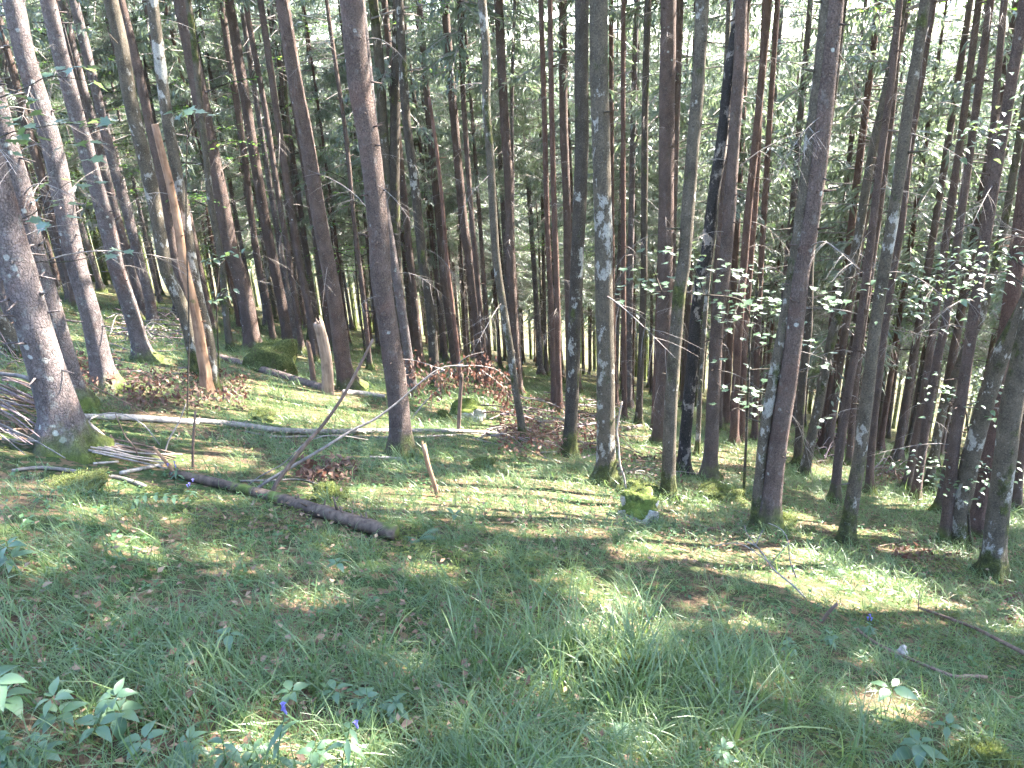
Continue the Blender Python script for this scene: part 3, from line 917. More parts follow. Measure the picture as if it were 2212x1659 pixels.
T('R14b', 's', 'spruce_brown', [(2042, 1178), (2050, 1080), (2062, 960), (2080, 840), (2110, 640), (2150, 380)], 24, 18, 'straight brown trunk of the pair sharing a mossy foot, right', dead=4)
T('R14', 'b', 'beech_patchy', [(2066, 1184), (2072, 1107), (2085, 1055), (2106, 951), (2158, 778), (2212, 674), (2262, 560), (2300, 450)], 35, 30, 'leaning dark beech of the pair sharing a mossy foot, right', dead=1)
T('R15', 's', 'spruce_red', [(2114, 1158), (2120, 1080), (2130, 1020), (2144, 916), (2165, 780), (2190, 610), (2225, 330)], 36, 26, 'stout red-brown spruce behind the nearest mossy trunk at the right edge', dead=4)
T('R16', 'b', 'beech_mossy', [(2141, 1250), (2148, 1170), (2158, 1090), (2171, 986), (2185, 882), (2214, 750), (2250, 600), (2290, 430)], 42, 36, 'nearest trunk at the right edge, thickly mossed with flaking bark', dead=1)
T('R17', 's', 'spruce_brown', [(2192, 1104), (2200, 1020), (2212, 930), (2235, 780), (2260, 600)], 20, 16, 'brown spruce at the very right edge behind the mossy trunks', dead=4)

# stumps and stakes
def post(key, name, mat, pts, w0, w1, label, cat, lit=()):
    B = at(*pts[0])
    W = np.array([B - np.array([0, 0, .25])] + [upright(p[0], p[1], B) for p in pts[0:1] + pts[1:]])
    W[1] = B
    P = resample(W - B, .06)
    dpt = depth(B)
    rad = np.interp(P[:, 2], [0, P[-1][2]], [w0 * dpt / PF / 2, w1 * dpt / PF / 2])
    mb = MB()
    sd = sum(map(ord, key))
    mb.tube(P, rad, 14, .09, sd)
    rg = np.random.RandomState(sd)
    top = P[-1]; r = rad[-1]
    for i in range(6):                          # splinters on the break
        a = rg.rand() * 6.28
        p = top + np.array([math.cos(a), math.sin(a), 0]) * r * .6 - np.array([0, 0, .03])
        mb.tube([p, p + np.array([.01 * rg.randn(), .01 * rg.randn(), .04 + r * (0.3 + 1.0 * rg.rand())])], [r * .3, r * .04], 5)
    o = ob(name, mb.mesh(name, M[mat]), B, label=label, cat=cat)
    for (lx, ly, lr) in lit:
        LIT_POINTS.append((upright(lx, ly, B) + SUN * .2, lr))
    return o


post('stump', 'broken_stump', 'stump', [(709, 850), (706, 790), (698, 740), (687, 697)], 27, 22, 'tall broken stump with pale sunlit bark beside the fallen log', 'stump', [(700, 760, .4), (706, 820, .3)])
post('stake1', 'broken_stump', 'brown_stick', [(678, 828), (672, 780), (665, 740)], 13, 9, 'thin dark stump left of the tall broken stump', 'stump')
post('stake2', 'upright_stick', 'brown_stick', [(991, 934), (993, 880), (997, 808)], 9, 8, 'dark upright dead stem in front of the mossy rocks', 'dead stem')
post('stake3', 'upright_stick', 'snag', [(945, 1073), (935, 1035), (925, 1005), (915, 960)], 9, 10, 'short leaning pale orange stake in the sunny grass', 'dead stem', [(930, 1010, .3)])

# ------------------------------------------------------------------ saplings with broad leaves, each leaf its own piece
def palmate_leaf(name, mat, s=1.0):
    """five-lobed maple leaf, about s wide, folded a little along the middle"""
    out = [(0, 0), (.16, .04), (.40, .02), (.30, .20), (.52, .42), (.33, .44), (.26, .56), (.10, .54), (0, .92)]
    pts = out + [(-x, y) for x, y in out[-2:0:-1]]
    V = [(x * s, y * s, .10 * abs(x) * s - .18 * (y ** 2) * s) for x, y in pts] + [(0, .38 * s, -.02 * s)]
    c = len(V) - 1
    n = len(pts)
    mb = MB(); mb.add(V, [(i, (i + 1) % n, c) for i in range(n)])
    return mb.mesh(name, mat, False)


def oval_leaf(name, mat, s=1.0, w=.55, droop=.25, n=5):
    """oval pointed leaf along +Y with a folded midrib"""
    t = np.linspace(0, 1, n + 1)
    half = w / 2 * np.sin(np.pi * t ** .85) * (1 - .25 * t)
    V = []
    for k, tt in enumerate(t):
        z = .06 * math.sin(tt * 3) - droop * tt * tt
        V += [(-half[k] * s, tt * s, (z + .25 * half[k]) * s), (0, tt * s, z * s), (half[k] * s, tt * s, (z + .25 * half[k]) * s)]
    F = []
    for k in range(n):
        a = 3 * k
        F += [(a, a + 1, a + 4, a + 3), (a + 1, a + 2, a + 5, a + 4)]
    mb = MB(); mb.add(V, F)
    return mb.mesh(name, mat, True)


MAPLE = [palmate_leaf('maple_leaf', M['leaf'], 1.0)]
OVAL = [oval_leaf('oval_leaf', M['leaf'], 1.0, .60, .12), oval_leaf('oval_leaf', M['leaf'], 1.0, .66, .3)]
HERB = [oval_leaf('herb_leaf', M['herb_leaf'], 1.0, .58, .35), oval_leaf('herb_leaf', M['herb_leaf'], 1.0, .5, .2), oval_leaf('herb_leaf', M['herb_leaf'], 1.0, .66, .55)]
LANCE = [oval_leaf('lance_leaf', M['herb_leaf'], 1.0, .34, .5, 6), oval_leaf('lance_leaf', M['herb_leaf'], 1.0, .30, .25, 6)]


def put_leaf(root, me, p, az, tilt, s, roll=0.0, name='leaf'):
    o = ob(name, me, p, root)
    o.rotation_euler = (tilt, roll, az - math.pi / 2)
    o.scale = (s, s, s)
    return o


def sapling(name, label, base_px, stem_px, branches, clusters, leafset, size, nleaf, seed, lit=True, group=None, d_off=0.0, jit=.05, stem_w=7, flat=.28):
    rg = np.random.RandomState(seed)
    B = at(*base_px)
    root = ob(name, None, B, label=label, cat='sapling', group=group)
    dpt = depth(B)
    mb = MB()
    W = np.array([B - np.array([0, 0, .1])] + [upright(x, y, B) for x, y in stem_px]) - B
    mb.tube(resample(W, .1), np.linspace(stem_w, 2.5, len(resample(W, .1))) * dpt / PF / 2, 6)
    ob('stem', mb.mesh('stem', M['beech_dark']), parent=root)
    brs = []
    for br in branches:
        mb = MB()
        P = []
        for k, (x, y) in enumerate(br):
            p = upright(x, y, B) - B
            P.append(p + np.array([0, 1.0, 0]) * .12 * k * (1 if len(P) % 2 else -1) * .3)
        P = resample(np.array(P), .06)
        mb.tube(P, np.linspace(4, 1.2, len(P)) * dpt / PF / 2, 4)
        brs.append((ob('branch', mb.mesh('branch', M['beech_dark']), parent=root), P))
    for (x, y) in clusters:
        c = upright(x, y, B) - B
        off = np.array([B[0], B[1], 0.0]); off /= np.linalg.norm(off)
        c = c + off * rg.uniform(-.25, .25)
        if lit and rg.rand() < .8:
            LIT_POINTS.append((B + c + SUN * .1, .20))
        bro = min(brs, key=lambda b_: np.min(np.linalg.norm(b_[1] - c, axis=1)))[0]
        n = max(1, int(nleaf + rg.randint(-1, 2)))
        a0 = rg.rand() * 6.28
        for i in range(n):
            az = a0 + i * 6.28 / n + rg.randn() * .35
            s = size * (.7 + .5 * rg.rand())
            p = c + np.array([math.cos(az), math.sin(az), 0]) * size * .25 + rg.randn(3) * np.array([jit * 1.3, jit * 1.3, jit * .2])
            put_leaf(bro, leafset[rg.randint(len(leafset))], p, az, -.08 + flat * rg.randn(), s, flat * rg.randn())
    return root


S1 = [(1398, 554), (1386, 556), (1412, 552), (1477, 546), (1466, 550), (1490, 548), (1528, 570), (1516, 566), (1545, 572), (1461, 593), (1450, 588), (1512, 591), (1629, 588), (1615, 584), (1645, 590), (1597, 604),
      (1408, 612), (1395, 610), (1350, 628), (1338, 624), (1362, 622), (1384, 623), (1430, 628), (1420, 616), (1472, 622), (1460, 624), (1509, 620), (1647, 636), (1660, 640), (1597, 647), (1580, 645), (1636, 649), (1620, 652),
      (1668, 652), (1680, 648), (1570, 662), (1556, 658), (1610, 665), (1595, 662), (1570, 681), (1605, 678), (1557, 694), (1545, 690), (1716, 652), (1702, 655), (1743, 649), (1730, 646), (1782, 655), (1770, 650), (1809, 652), (1795, 648), (1775, 625),
      (1671, 718), (1650, 739), (1690, 745), (1721, 737), (1708, 742), (1753, 734), (1740, 740), (1573, 790), (1708, 790), (1743, 795), (1705, 811), (1591, 840), (1580, 836), (1604, 842), (1621, 838), (1658, 824), (1705, 843),
      (1594, 880), (1582, 876), (1608, 884), (1623, 883), (1647, 872), (1684, 885), (1759, 920)]
sapling('maple_sapling', 'young maple with tiers of bright pale leaves around the fused double trunk', (1606, 1078), [(1606, 1078), (1612, 950), (1618, 800), (1622, 700), (1634, 646), (1648, 600)],
        [[(1622, 690), (1600, 650), (1520, 633), (1430, 636), (1350, 640)], [(1620, 690), (1670, 660), (1740, 658), (1812, 660)], [(1430, 632), (1415, 590), (1398, 560)], [(1520, 633), (1510, 600), (1482, 552)],
         [(1634, 646), (1640, 610), (1629, 590)], [(1618, 760), (1670, 745), (1755, 740)], [(1614, 860), (1660, 850), (1708, 845)], [(1612, 890), (1595, 884), (1575, 882)], [(1612, 880), (1660, 880), (1690, 888)], [(1616, 800), (1660, 800), (1745, 800)],
         [(1613, 850), (1595, 845), (1575, 842)]],
        [c_ for i_, c_ in enumerate(S1) if c_[1] < 712 or i_ % 2], MAPLE, .105, 4.6, 21, jit=.12, flat=.12)

rgs = np.random.RandomState(3)
S2 = []
for _ in range(46):
    x = rgs.uniform(2005, 2180); S2.append((x, 862 + .03 * (2100 - x) + rgs.randn() * 14))
for _ in range(62):
    x = rgs.uniform(1972, 2165); S2.append((x, 1018 + .06 * (x - 2050) + rgs.randn() * 15))
sapling('beech_sapling', 'young beech with two flat tiers of blue-green leaves before the mossy pair at right', (2098, 1196), [(2098, 1196), (2092, 1100), (2096, 1010), (2088, 900), (2080, 850)],
        [[(2096, 1020), (2040, 1012), (1972, 1002)], [(2096, 1025), (2130, 1022), (2170, 1012)], [(2088, 880), (2050, 872), (2004, 866)], [(2088, 875), (2140, 865), (2185, 850)]],
        S2, OVAL, .070, 2.75, 22, jit=.13, flat=.16)

S3 = []
for t in np.linspace(0, 1, 40):
    x = 2212 - 270 * t + rgs.randn() * 9; S3.append((x, 510 + 120 * t + rgs.randn() * 15))
for t in np.linspace(0, 1, 30):
    x = 2200 - 250 * t + rgs.randn() * 9; S3.append((x, 560 + 120 * t + rgs.randn() * 11))
for t in np.linspace(0, 1, 22):
    S3.append((2205 - 110 * t + rgs.randn() * 14, 250 + 60 * t + rgs.randn() * 30))
sapling('beech_sapling', 'beech at the right edge whose sprays of bluish leaves reach in at mid height', (2330, 1330), [(2330, 1330), (2310, 1000), (2280, 700), (2250, 480), (2240, 240)],
        [[(2270, 620), (2160, 545), (2080, 575), (1990, 610), (1940, 650)], [(2275, 660), (2160, 590), (2060, 640), (1950, 690)], [(2238, 300), (2180, 280), (2110, 320)]],
        S3, OVAL, .075, 3.2, 23, jit=.12, stem_w=12, flat=.16)

S4 = [(484, 556), (470, 560), (498, 552), (450, 570), (462, 566), (510, 545), (470, 640), (480, 634), (446, 653), (458, 648), (436, 656), (495, 622)]
sapling('beech_sapling', 'thin sapling with a few yellow-green leaf sprays right of the orange snag', (474, 806), [(474, 806), (470, 720), (468, 650), (474, 570)],
        [[(470, 650), (450, 652), (436, 658)], [(470, 645), (485, 632), (500, 622)], [(474, 575), (490, 556), (512, 545)], [(474, 580), (460, 570), (448, 572)]],
        S4, OVAL, .13, 3, 24, stem_w=4)

S5 = [(52, 225), (24, 263), (69, 304), (121, 263), (105, 268), (156, 149), (170, 145), (190, 180), (208, 260), (225, 266), (190, 264), (100, 467), (90, 475), (131, 398), (180, 391), (166, 339), (80, 429), (235, 547), (249, 540), (20, 330), (40, 250), (10, 300), (60, 270), (140, 310), (115, 440), (15, 215)]
sapling('maple_sapling', 'sapling at the left edge with loose green leaves before the grey spruces', (-58, 900), [(-58, 900), (-62, 700), (-60, 520), (-52, 330), (-48, 180)],
        [[(-52, 330), (10, 290), (60, 280), (120, 270), (225, 268)], [(-52, 230), (50, 190), (120, 165), (195, 178)], [(-60, 520), (20, 480), (80, 460), (130, 400), (185, 392)], [(-60, 600), (60, 570), (160, 560), (250, 545)]],
        S5, MAPLE, .13, 3, 25, lit=False, stem_w=9)
S6 = [(398, 239), (426, 242), (412, 236), (388, 244), (440, 250)]
sapling('beech_sapling', 'small sprig of green leaves hanging high before the stout spruce behind the boulder', (405, 905), [(405, 905), (408, 700), (402, 480), (404, 300), (410, 245)], [[(404, 300), (420, 262), (440, 250)], [(404, 290), (396, 262), (386, 246)]],
        S6, MAPLE, .14, 3, 26, lit=False, stem_w=3.5)

# ------------------------------------------------------------------ fallen wood
def lying(name, mat, pts, w, label, cat, lift=.3, group=None, segs=10, rough=.06, stubs=0, upz=None, root=None):
    """a stick or log on the ground; upz = heights above ground at each point"""
    P = []; R = []
    for i, (x, y) in enumerate(pts):
        g = at(x, y)
        d = depth(g)
        wi = w if isinstance(w, (int, float)) else np.interp(i / (len(pts) - 1), np.linspace(0, 1, len(w)), w)
        r = wi * d / PF / 2
        P.append(g + np.array([0, 0, r * (1 - lift) + (upz[i] if upz else 0)])); R.append(r)
    P = np.array(P)
    B = P[0].copy()
    Q = resample(P - B, max(.05, R[0]))
    if max(R) > .006 and root is None:
        for q_ in Q[::2]:
            BARE.append((q_[0] + B[0] * .985, q_[1] + B[1] * .985, max(R) + (.16 if R[0] > .03 else .05)))
    rad = np.interp(np.linspace(0, 1, len(Q)), np.linspace(0, 1, len(R)), R)
    mb = MB()
    sd = int(abs(pts[0][0]) * 3 + pts[0][1]) % 911
    mb.tube(Q, rad, segs, rough, sd)
    rg = np.random.RandomState(sd)
    for _ in range(stubs):
        i = rg.randint(1, len(Q) - 1)
        d = unit(np.array([rg.randn(), rg.randn(), abs(rg.randn())]))
        p = Q[i] + d * rad[i] * .8
        l = rad[i] * (.6 + 2 * rg.rand())
        mb.tube([p, p + d * l], [rad[i] * .22, rad[i] * .1], 5)
    me = mb.mesh(name, M[mat])
    if root is not None:
        o = ob(name, me, B - np.array(root.location), root)
    else:
        o = ob(name, me, B, label=label, cat=cat, group=group)
    return o


def leaning(name, mat, pts, w, label, cat, group=None, segs=6, fwd=0.0):
    """a stick that stands or leans: foot on the ground, the rest in the upright plane through it"""
    B = at(*pts[0])
    W = [B - np.array([0, 0, .05])] + [upright(x, y, B) for x, y in pts[1:]]
    W = np.array(W) - B
    if fwd:
        n = np.array([B[0], B[1], 0.0]); n /= np.linalg.norm(n)
        for i in range(len(W)):
            W[i] += 0
    Q = resample(W, .05)
    d = depth(B)
    ww = [w, w] if isinstance(w, (int, float)) else w
    rad = np.interp(np.linspace(0, 1, len(Q)), np.linspace(0, 1, len(ww)), ww) * d / PF / 2
    mb = MB()
    mb.tube(Q, rad, segs, .08, int(pts[0][0]) % 97)
    return ob(name, mb.mesh(name, M[mat]), B, label=label, cat=cat, group=group)


lying('fallen_log', 'log_brown', [(462, 772), (540, 795), (620, 820), (704, 846)], [14, 19], 'brown fallen log below the mossy boulder, ending at the broken stump', 'log', stubs=9)
lying('fallen_log', 'pale_wood', [(742, 852), (790, 854), (832, 860)], [13, 9], 'short bright log end right of the tall broken stump', 'log')
lying('fallen_log', 'pale_wood', [(182, 905), (260, 907), (340, 912), (430, 918)], [12, 15, 12], 'barkless pale log end behind the thick leaning spruce', 'log', 0)
lying('fallen_log', 'log_pale', [(425, 917), (520, 926), (600, 937), (700, 940), (790, 938), (880, 936), (1000, 936), (1135, 942)], [12, 12, 11, 8, 4], 'long whitish fallen trunk lying across the sunny middle ground', 'log', -.6, stubs=5)
lying('fallen_branch', 'grey_stick', [(530, 935), (600, 946), (700, 945), (860, 948), (960, 944), (1060, 940), (1190, 944)], [4, 5, 3], 'thin dark branch lying along the front of the long whitish trunk', 'branch', -.5)
lying('fallen_branch', 'grey_stick', [(1020, 948), (1090, 966), (1180, 990), (1235, 1003)], [3, 2], 'thin curved twig running to the foot of the left mossy trunk', 'branch', -.5)
lying('fallen_log', 'rot', [(372, 1030), (440, 1046), (520, 1066), (600, 1088), (700, 1120), (780, 1146), (858, 1168)], [17, 22, 26, 29, 32], 'rotting dark log in the foreground grass with a splintered end', 'log', -.15, stubs=14, rough=.12, segs=14)
leaning('broken_branch', 'snag', [(388, 1034), (370, 1012), (350, 988), (331, 965)], [9, 6], 'reddish broken branch stub at the upper end of the rotting log', 'branch')
leaning('upright_stick', 'brown_stick', [(414, 1012), (417, 960), (422, 888)], [7, 5], 'upright reddish stick beside the upper end of the rotting log', 'stick')
leaning('leaning_branch', 'brown_stick', [(578, 1070), (600, 1040), (660, 960), (700, 915), (745, 850), (780, 785), (806, 733)], [10, 9, 7, 6], 'brown dead pole leaning up to the right from the rotting log', 'branch')
leaning('leaning_branch', 'grey_stick', [(530, 1062), (580, 1038), (640, 1003), (700, 967), (760, 930), (810, 905), (860, 868), (900, 833), (950, 796), (1000, 788)], [8, 7, 6, 4, 2.5], 'long pale branch arching from the rotting log up to the brown leaves', 'branch')
leaning('leaning_branch', 'grey_stick', [(512, 1052), (560, 1030), (610, 1003), (640, 975), (665, 953), (720, 940), (795, 950)], [3, 2], 'thin black curved twig crossing behind the two leaning branches', 'branch')
leaning('leaning_branch', 'pale_wood', [(884, 905), (915, 872), (950, 838), (972, 810), (985, 798)], [4, 2], 'thin pale twig rising right of the lichen-spotted spruce', 'branch')
lying('fallen_branch', 'pale_wood', [(800, 990), (840, 992), (868, 996)], [5, 7], 'short pale stick end at the foot of the lichen-spotted spruce', 'branch', -.3)
lying('fallen_branch', 'grey_stick', [(520, 1042), (590, 1040), (650, 1038), (700, 1052)], [5, 4, 3], 'grey stick lying behind the rotting log', 'branch', -.3)
lying('fallen_log', 'log_brown', [(1330, 932), (1360, 928), (1393, 922)], [11, 10], 'short dark log lying behind the thicker mossy trunk', 'log')
leaning('upright_stick', 'pale_wood', [(1354, 1068), (1348, 1030), (1339, 1003), (1336, 960), (1333, 930), (1339, 890), (1344, 868)], [5, 4, 3], 'thin whitish stick standing right of the thicker mossy trunk', 'stick')
lying('fallen_branch', 'brown_stick', [(1984, 1322), (2040, 1350), (2106, 1382), (2160, 1412), (2230, 1450)], [5, 7, 11], 'dark dead branch slanting in from the right edge', 'branch', -.3, upz=[.03, .06, .08, .08, .08])
leaning('upright_stick', 'brown_stick', [(1985, 1322), (1984, 1300), (1987, 1278)], [2.5, 2], 'small upright twig at the tip of the dark dead branch at right', 'stick')
lying('fallen_branch', 'brown_stick', [(1850, 1370), (1880, 1396), (1920, 1422), (1985, 1450), (2054, 1478), (2090, 1474), (2128, 1474)], [6, 7, 8, 8], 'grey-brown branch lying left of the dark dead branch, lower right', 'branch', -.1, upz=[.03, .04, .05, .05, .05, .04, .03])
leaning('upright_stick', 'brown_stick', [(1770, 1343), (1788, 1325), (1809, 1304)], [8, 7], 'short red-brown broken branch end in the grass at right', 'stick')
lying('fallen_branch', 'brown_stick', [(1478, 1128), (1530, 1142), (1612, 1156)], [4, 5], 'dark twig lying left of the foot of the fused double trunk', 'branch', -.3)
lying('fallen_branch', 'brown_stick', [(1828, 1180), (1870, 1182), (1918, 1190)], [3, 2], 'thin twig on the ground beside the mossy green foot, right', 'branch', -.3)
lying('fallen_branch', 'grey_stick', [(1540, 1092), (1600, 1108), (1640, 1120)], [4, 3], 'pale twig in the grass behind the double trunk', 'branch', -.3)

# dead twig bush that arches over the grass left of the bright patch
B = at(1742, 1294)
root = ob('dead_twig', None, B, label='bare forked twig arching over the grass before the double trunk', cat='twig')
for k, (br, w) in enumerate([([(1742, 1294), (1710, 1262), (1673, 1232), (1650, 1200), (1632, 1178), (1612, 1170)], [5, 3]), ([(1650, 1200), (1628, 1172), (1612, 1150), (1608, 1135)], [3, 1.5]),
                             ([(1632, 1180), (1640, 1160), (1648, 1145), (1646, 1152)], [3, 2]), ([(1720, 1248), (1706, 1210), (1703, 1172), (1690, 1145), (1660, 1130)], [3, 1.5]), ([(1660, 1214), (1600, 1175), (1540, 1180), (1522, 1190)], [2.5, 1.5]),
                             ([(1703, 1172), (1680, 1200), (1662, 1222)], [2, 1.2])]):
    P = np.array([upright(x, y, B) for x, y in br]) - B
    Q = resample(P, .04)
    mb = MB(); mb.tube(Q, np.interp(np.linspace(0, 1, len(Q)), [0, 1], w) * depth(B) / PF / 2, 5)
    ob('branch', mb.mesh('branch', M['twig']), parent=root)

# brush heap at far left: every stick is its own thing
lying('fallen_branch', 'grey_stick', [(-15, 878), (40, 894), (89, 908), (150, 934), (205, 960), (262, 986)], [9, 9, 8, 7], 'longest grey pole of the left brush heap, crossing before the thick spruce', 'branch', -1.5, upz=[.30, .34, .36, .28, .16, .03])
lying('fallen_branch', 'grey_stick', [(28, 1020), (90, 1014), (157, 1022), (205, 1030), (250, 1034), (285, 1044), (314, 1056)], [7, 9, 8, 10], 'pale crooked branch lying in the grass below the brush heap', 'branch', -.2)
lying('fallen_branch', 'pale_wood', [(203, 1004), (230, 1002), (256, 1000)], [5, 5], 'short pale stick in front of the thick leaning spruce', 'branch', -.3)
lying('fallen_branch', 'pale_wood', [(262, 1026), (300, 1018), (350, 1008)], [8, 7], 'pale stick left of the reddish stub of the rotting log', 'branch', -.3)
lying('fallen_branch', 'grey_stick', [(10, 968), (80, 976), (150, 984), (242, 988)], [5, 4], 'thin straight stick lying just below the thick spruce foot', 'branch', -.6, upz=[.06, .08, .08, .04])
leaning('upright_stick', 'brown_stick', [(256, 972), (248, 956), (238, 940)], [8, 6], 'short upright broken stub right of the thick spruce foot', 'stick')
leaning('upright_stick', 'brown_stick', [(304, 998), (290, 965), (272, 945), (258, 915), (249, 893)], [3, 3, 2], 'thin upright twig right of the thick spruce, bent to the left', 'stick')
leaning('upright_stick', 'twig', [(349, 982), (365, 950), (385, 915), (402, 872)], [4, 3, 2], 'thin pale twig leaning right before the pale log end', 'stick')
lying('fallen_branch', 'brown_stick', [(157, 868), (200, 880), (250, 894), (326, 908)], [3, 2], 'thin brown twig held above the grass right of the thick spruce', 'branch', -1, upz=[.25, .25, .2, .05])
lying('fallen_branch', 'twig', [(184, 940), (205, 928), (258, 924), (312, 938), (345, 962)], [3, 2.5], 'thin arched twig between the thick spruce and the reddish stub', 'branch', -1, upz=[0, .1, .14, .1, 0])
rgb = np.random.RandomState(61)
for i in range(46):
    t = rgb.rand()
    x0 = rgb.uniform(-60, 30); y0 = rgb.uniform(835, 965)
    ln = rgb.uniform(60, 150); sl = rgb.uniform(.05, .5)
    pts = [(x0, y0), (x0 + ln * .5, y0 + ln * .5 * sl + rgb.randn() * 4), (x0 + ln, y0 + ln * sl)]
    h = rgb.uniform(0.02, .32)
    lying('fallen_branch', ['grey_stick', 'brown_stick', 'purple_twig'][rgb.randint(3)], pts, [rgb.uniform(2, 5.5), rgb.uniform(1.5, 3)], 'dead stick piled in the brush heap left of the thick leaning spruce', 'branch', -.5, 'sticks of the left brush heap', 6, .08, upz=[h, h * .9, h * .5])
for i in range(12):
    x0 = rgb.uniform(185, 220); y0 = rgb.uniform(962, 1000)
    ln = rgb.uniform(80, 210); sl = rgb.uniform(.02, .16)
    lying('fallen_branch', ['grey_stick', 'brown_stick', 'twig'][rgb.randint(3)], [(x0, y0), (x0 + ln * .5, y0 + ln * .5 * sl + rgb.randn() * 3), (x0 + ln, y0 + ln * sl)], [rgb.uniform(3, 6), 3], 'thin stick of the bundle lying right of the thick spruce foot', 'branch', -.5, 'sticks right of the thick spruce', 6, .08, upz=[.08, .06, .03])


def twig_heap(name, label, box, n, wmax, mat, seed, hmax=.3, leaves=0, sl=(-.3, .5), group=None, cat='brush heap', leafbox=None):
    """a heap of brushwood: sticks as parts; dry leaves as one mass"""
    rg = np.random.RandomState(seed)
    x0, y0, x1, y1 = box
    B = at((x0 + x1) / 2, (y0 + y1) / 2)
    root = ob(name, None, B, label=label, cat=cat, group=group)
    for i in range(n):
        x = rg.uniform(x0, x1); y = rg.uniform(y0, y1)
        ln = rg.uniform(.25, .6) * (x1 - x0)
        s = rg.uniform(*sl)
        h = rg.uniform(.02, hmax)
        lying('stick', mat[rg.randint(len(mat))], [(x - ln / 2, y - ln / 2 * s), (x, y + rg.randn() * 5), (x + ln / 2, y + ln / 2 * s)], [rg.uniform(1.5, wmax), 1.5], None, None, -.5, None, 4, .0, upz=[h * rg.rand(), h, h * rg.rand()], root=root)
    if leaves:
        bx = leafbox or box
        P = at_many(rg.uniform(bx[0], bx[2], leaves), rg.uniform(bx[1], bx[3], leaves)) - B
        P[:, 2] += hmax * rg.rand(leaves) ** 1.3
        d = rg.randn(leaves, 3); d[:, 2] -= .8
        me = strips(P, d, .055 + .03 * rg.rand(leaves), .03 + .02 * rg.rand(leaves), rg.randn(leaves, 3), 'dry_leaves', M['dead_leaf'], .3)
        ob('dry_leaves', me, parent=root, kind='stuff')
    return root


twig_heap('brush_heap', 'heap of branches with red-brown leaves behind the two mossy middle trunks', (1080, 870, 1340, 990), 80, 5, ['brown_stick', 'grey_stick', 'purple_twig'], 71, .30, 2200, (-.1, .35))
twig_heap('brush_heap', 'fallen branch with hanging brown leaves before the orange snag', (285, 800, 440, 860), 14, 4, ['grey_stick', 'brown_stick'], 72, .22, 900, (-.1, .25), leafbox=(270, 815, 540, 890))
twig_heap('brush_heap', 'brown leafy twigs around the foot of the sunlit grey spruce, left', (170, 795, 260, 860), 16, 4, ['brown_stick', 'purple_twig'], 73, .3, 260)
twig_heap('brush_heap', 'purple sunlit brush behind the grassy-footed spruce, left', (255, 690, 420, 765), 60, 3.5, ['purple_twig', 'twig'], 74, .45, 60, (-.1, .4))
twig_heap('brush_heap', 'small mound of rust-red leaves behind the rotting log', (650, 1008, 770, 1042), 8, 3, ['brown_stick'], 75, .12, 380)
twig_heap('brush_heap', 'purplish twig heap beyond the bent mossy beech, right', (1755, 950, 1815, 1012), 34, 3, ['purple_twig'], 76, .6, 60)
twig_heap('brush_heap', 'brown twig heap beyond the straight spruce at right', (1895, 1015, 1975, 1062), 30, 3, ['purple_twig', 'brown_stick'], 77, .35, 120)
twig_heap('brush_heap', 'scattered sticks and dry leaves behind the mossy mound, right of the middle', (1330, 985, 1480, 1050), 22, 4, ['brown_stick', 'grey_stick'], 78, .15, 220)
twig_heap('brush_heap', 'brown leaf patch at the right edge before the nearest mossy trunk', (2170, 1265, 2230, 1345), 4, 3, ['brown_stick'], 79, .03, 260)
twig_heap('brush_heap', 'low scatter of dry leaves and twigs around the mossy pair foot, right', (1930, 1170, 2110, 1210), 8, 3, ['brown_stick'], 80, .04, 500)
twig_heap('brush_heap', 'dark brush at the left edge behind the slanting pale trunk', (-20, 680, 130, 800), 40, 4, ['brown_stick', 'purple_twig', 'grey_stick'], 81, .5, 150, (-.1, .5))

# drooping branch with dead leaves, centre
B = at(1010, 925)
root = ob('leafy_dead_branch', None, B, label='dead branch with curled red-brown leaves hanging above the mossy rocks', cat='branch')
rg = np.random.RandomState(90)
P_all = []
for br in ([(960, 800), (900, 780), (860, 775)], [(985, 792), (1030, 790), (1075, 800), (1110, 830)], [(985, 792), (1010, 770), (1045, 760)], [(1040, 800), (1080, 830), (1100, 860)], [(960, 800), (935, 810), (905, 830)]):
    Q = resample(np.array([upright(x, y, B) for x, y in br]) - B, .05)
    mb = MB(); mb.tube(Q, np.linspace(.012, .003, len(Q)), 5)
    ob('branch', mb.mesh('branch', M['twig']), parent=root)
    P_all.append(Q)
P_all = np.concatenate(P_all)
n = 620
P = P_all[rg.randint(len(P_all), size=n)] + rg.randn(n, 3) * np.array([.12, .2, .06]) - np.array([0, 0, 1.0]) * (rg.rand(n) * .28)[:, None]
d = rg.randn(n, 3) * .5; d[:, 2] -= 1
ob('dry_leaves', strips(P, d, .06 + .03 * rg.rand(n), .035 + .02 * rg.rand(n), rg.randn(n, 3), 'dry_leaves', M['dead_leaf'], .3), parent=root, kind='stuff')

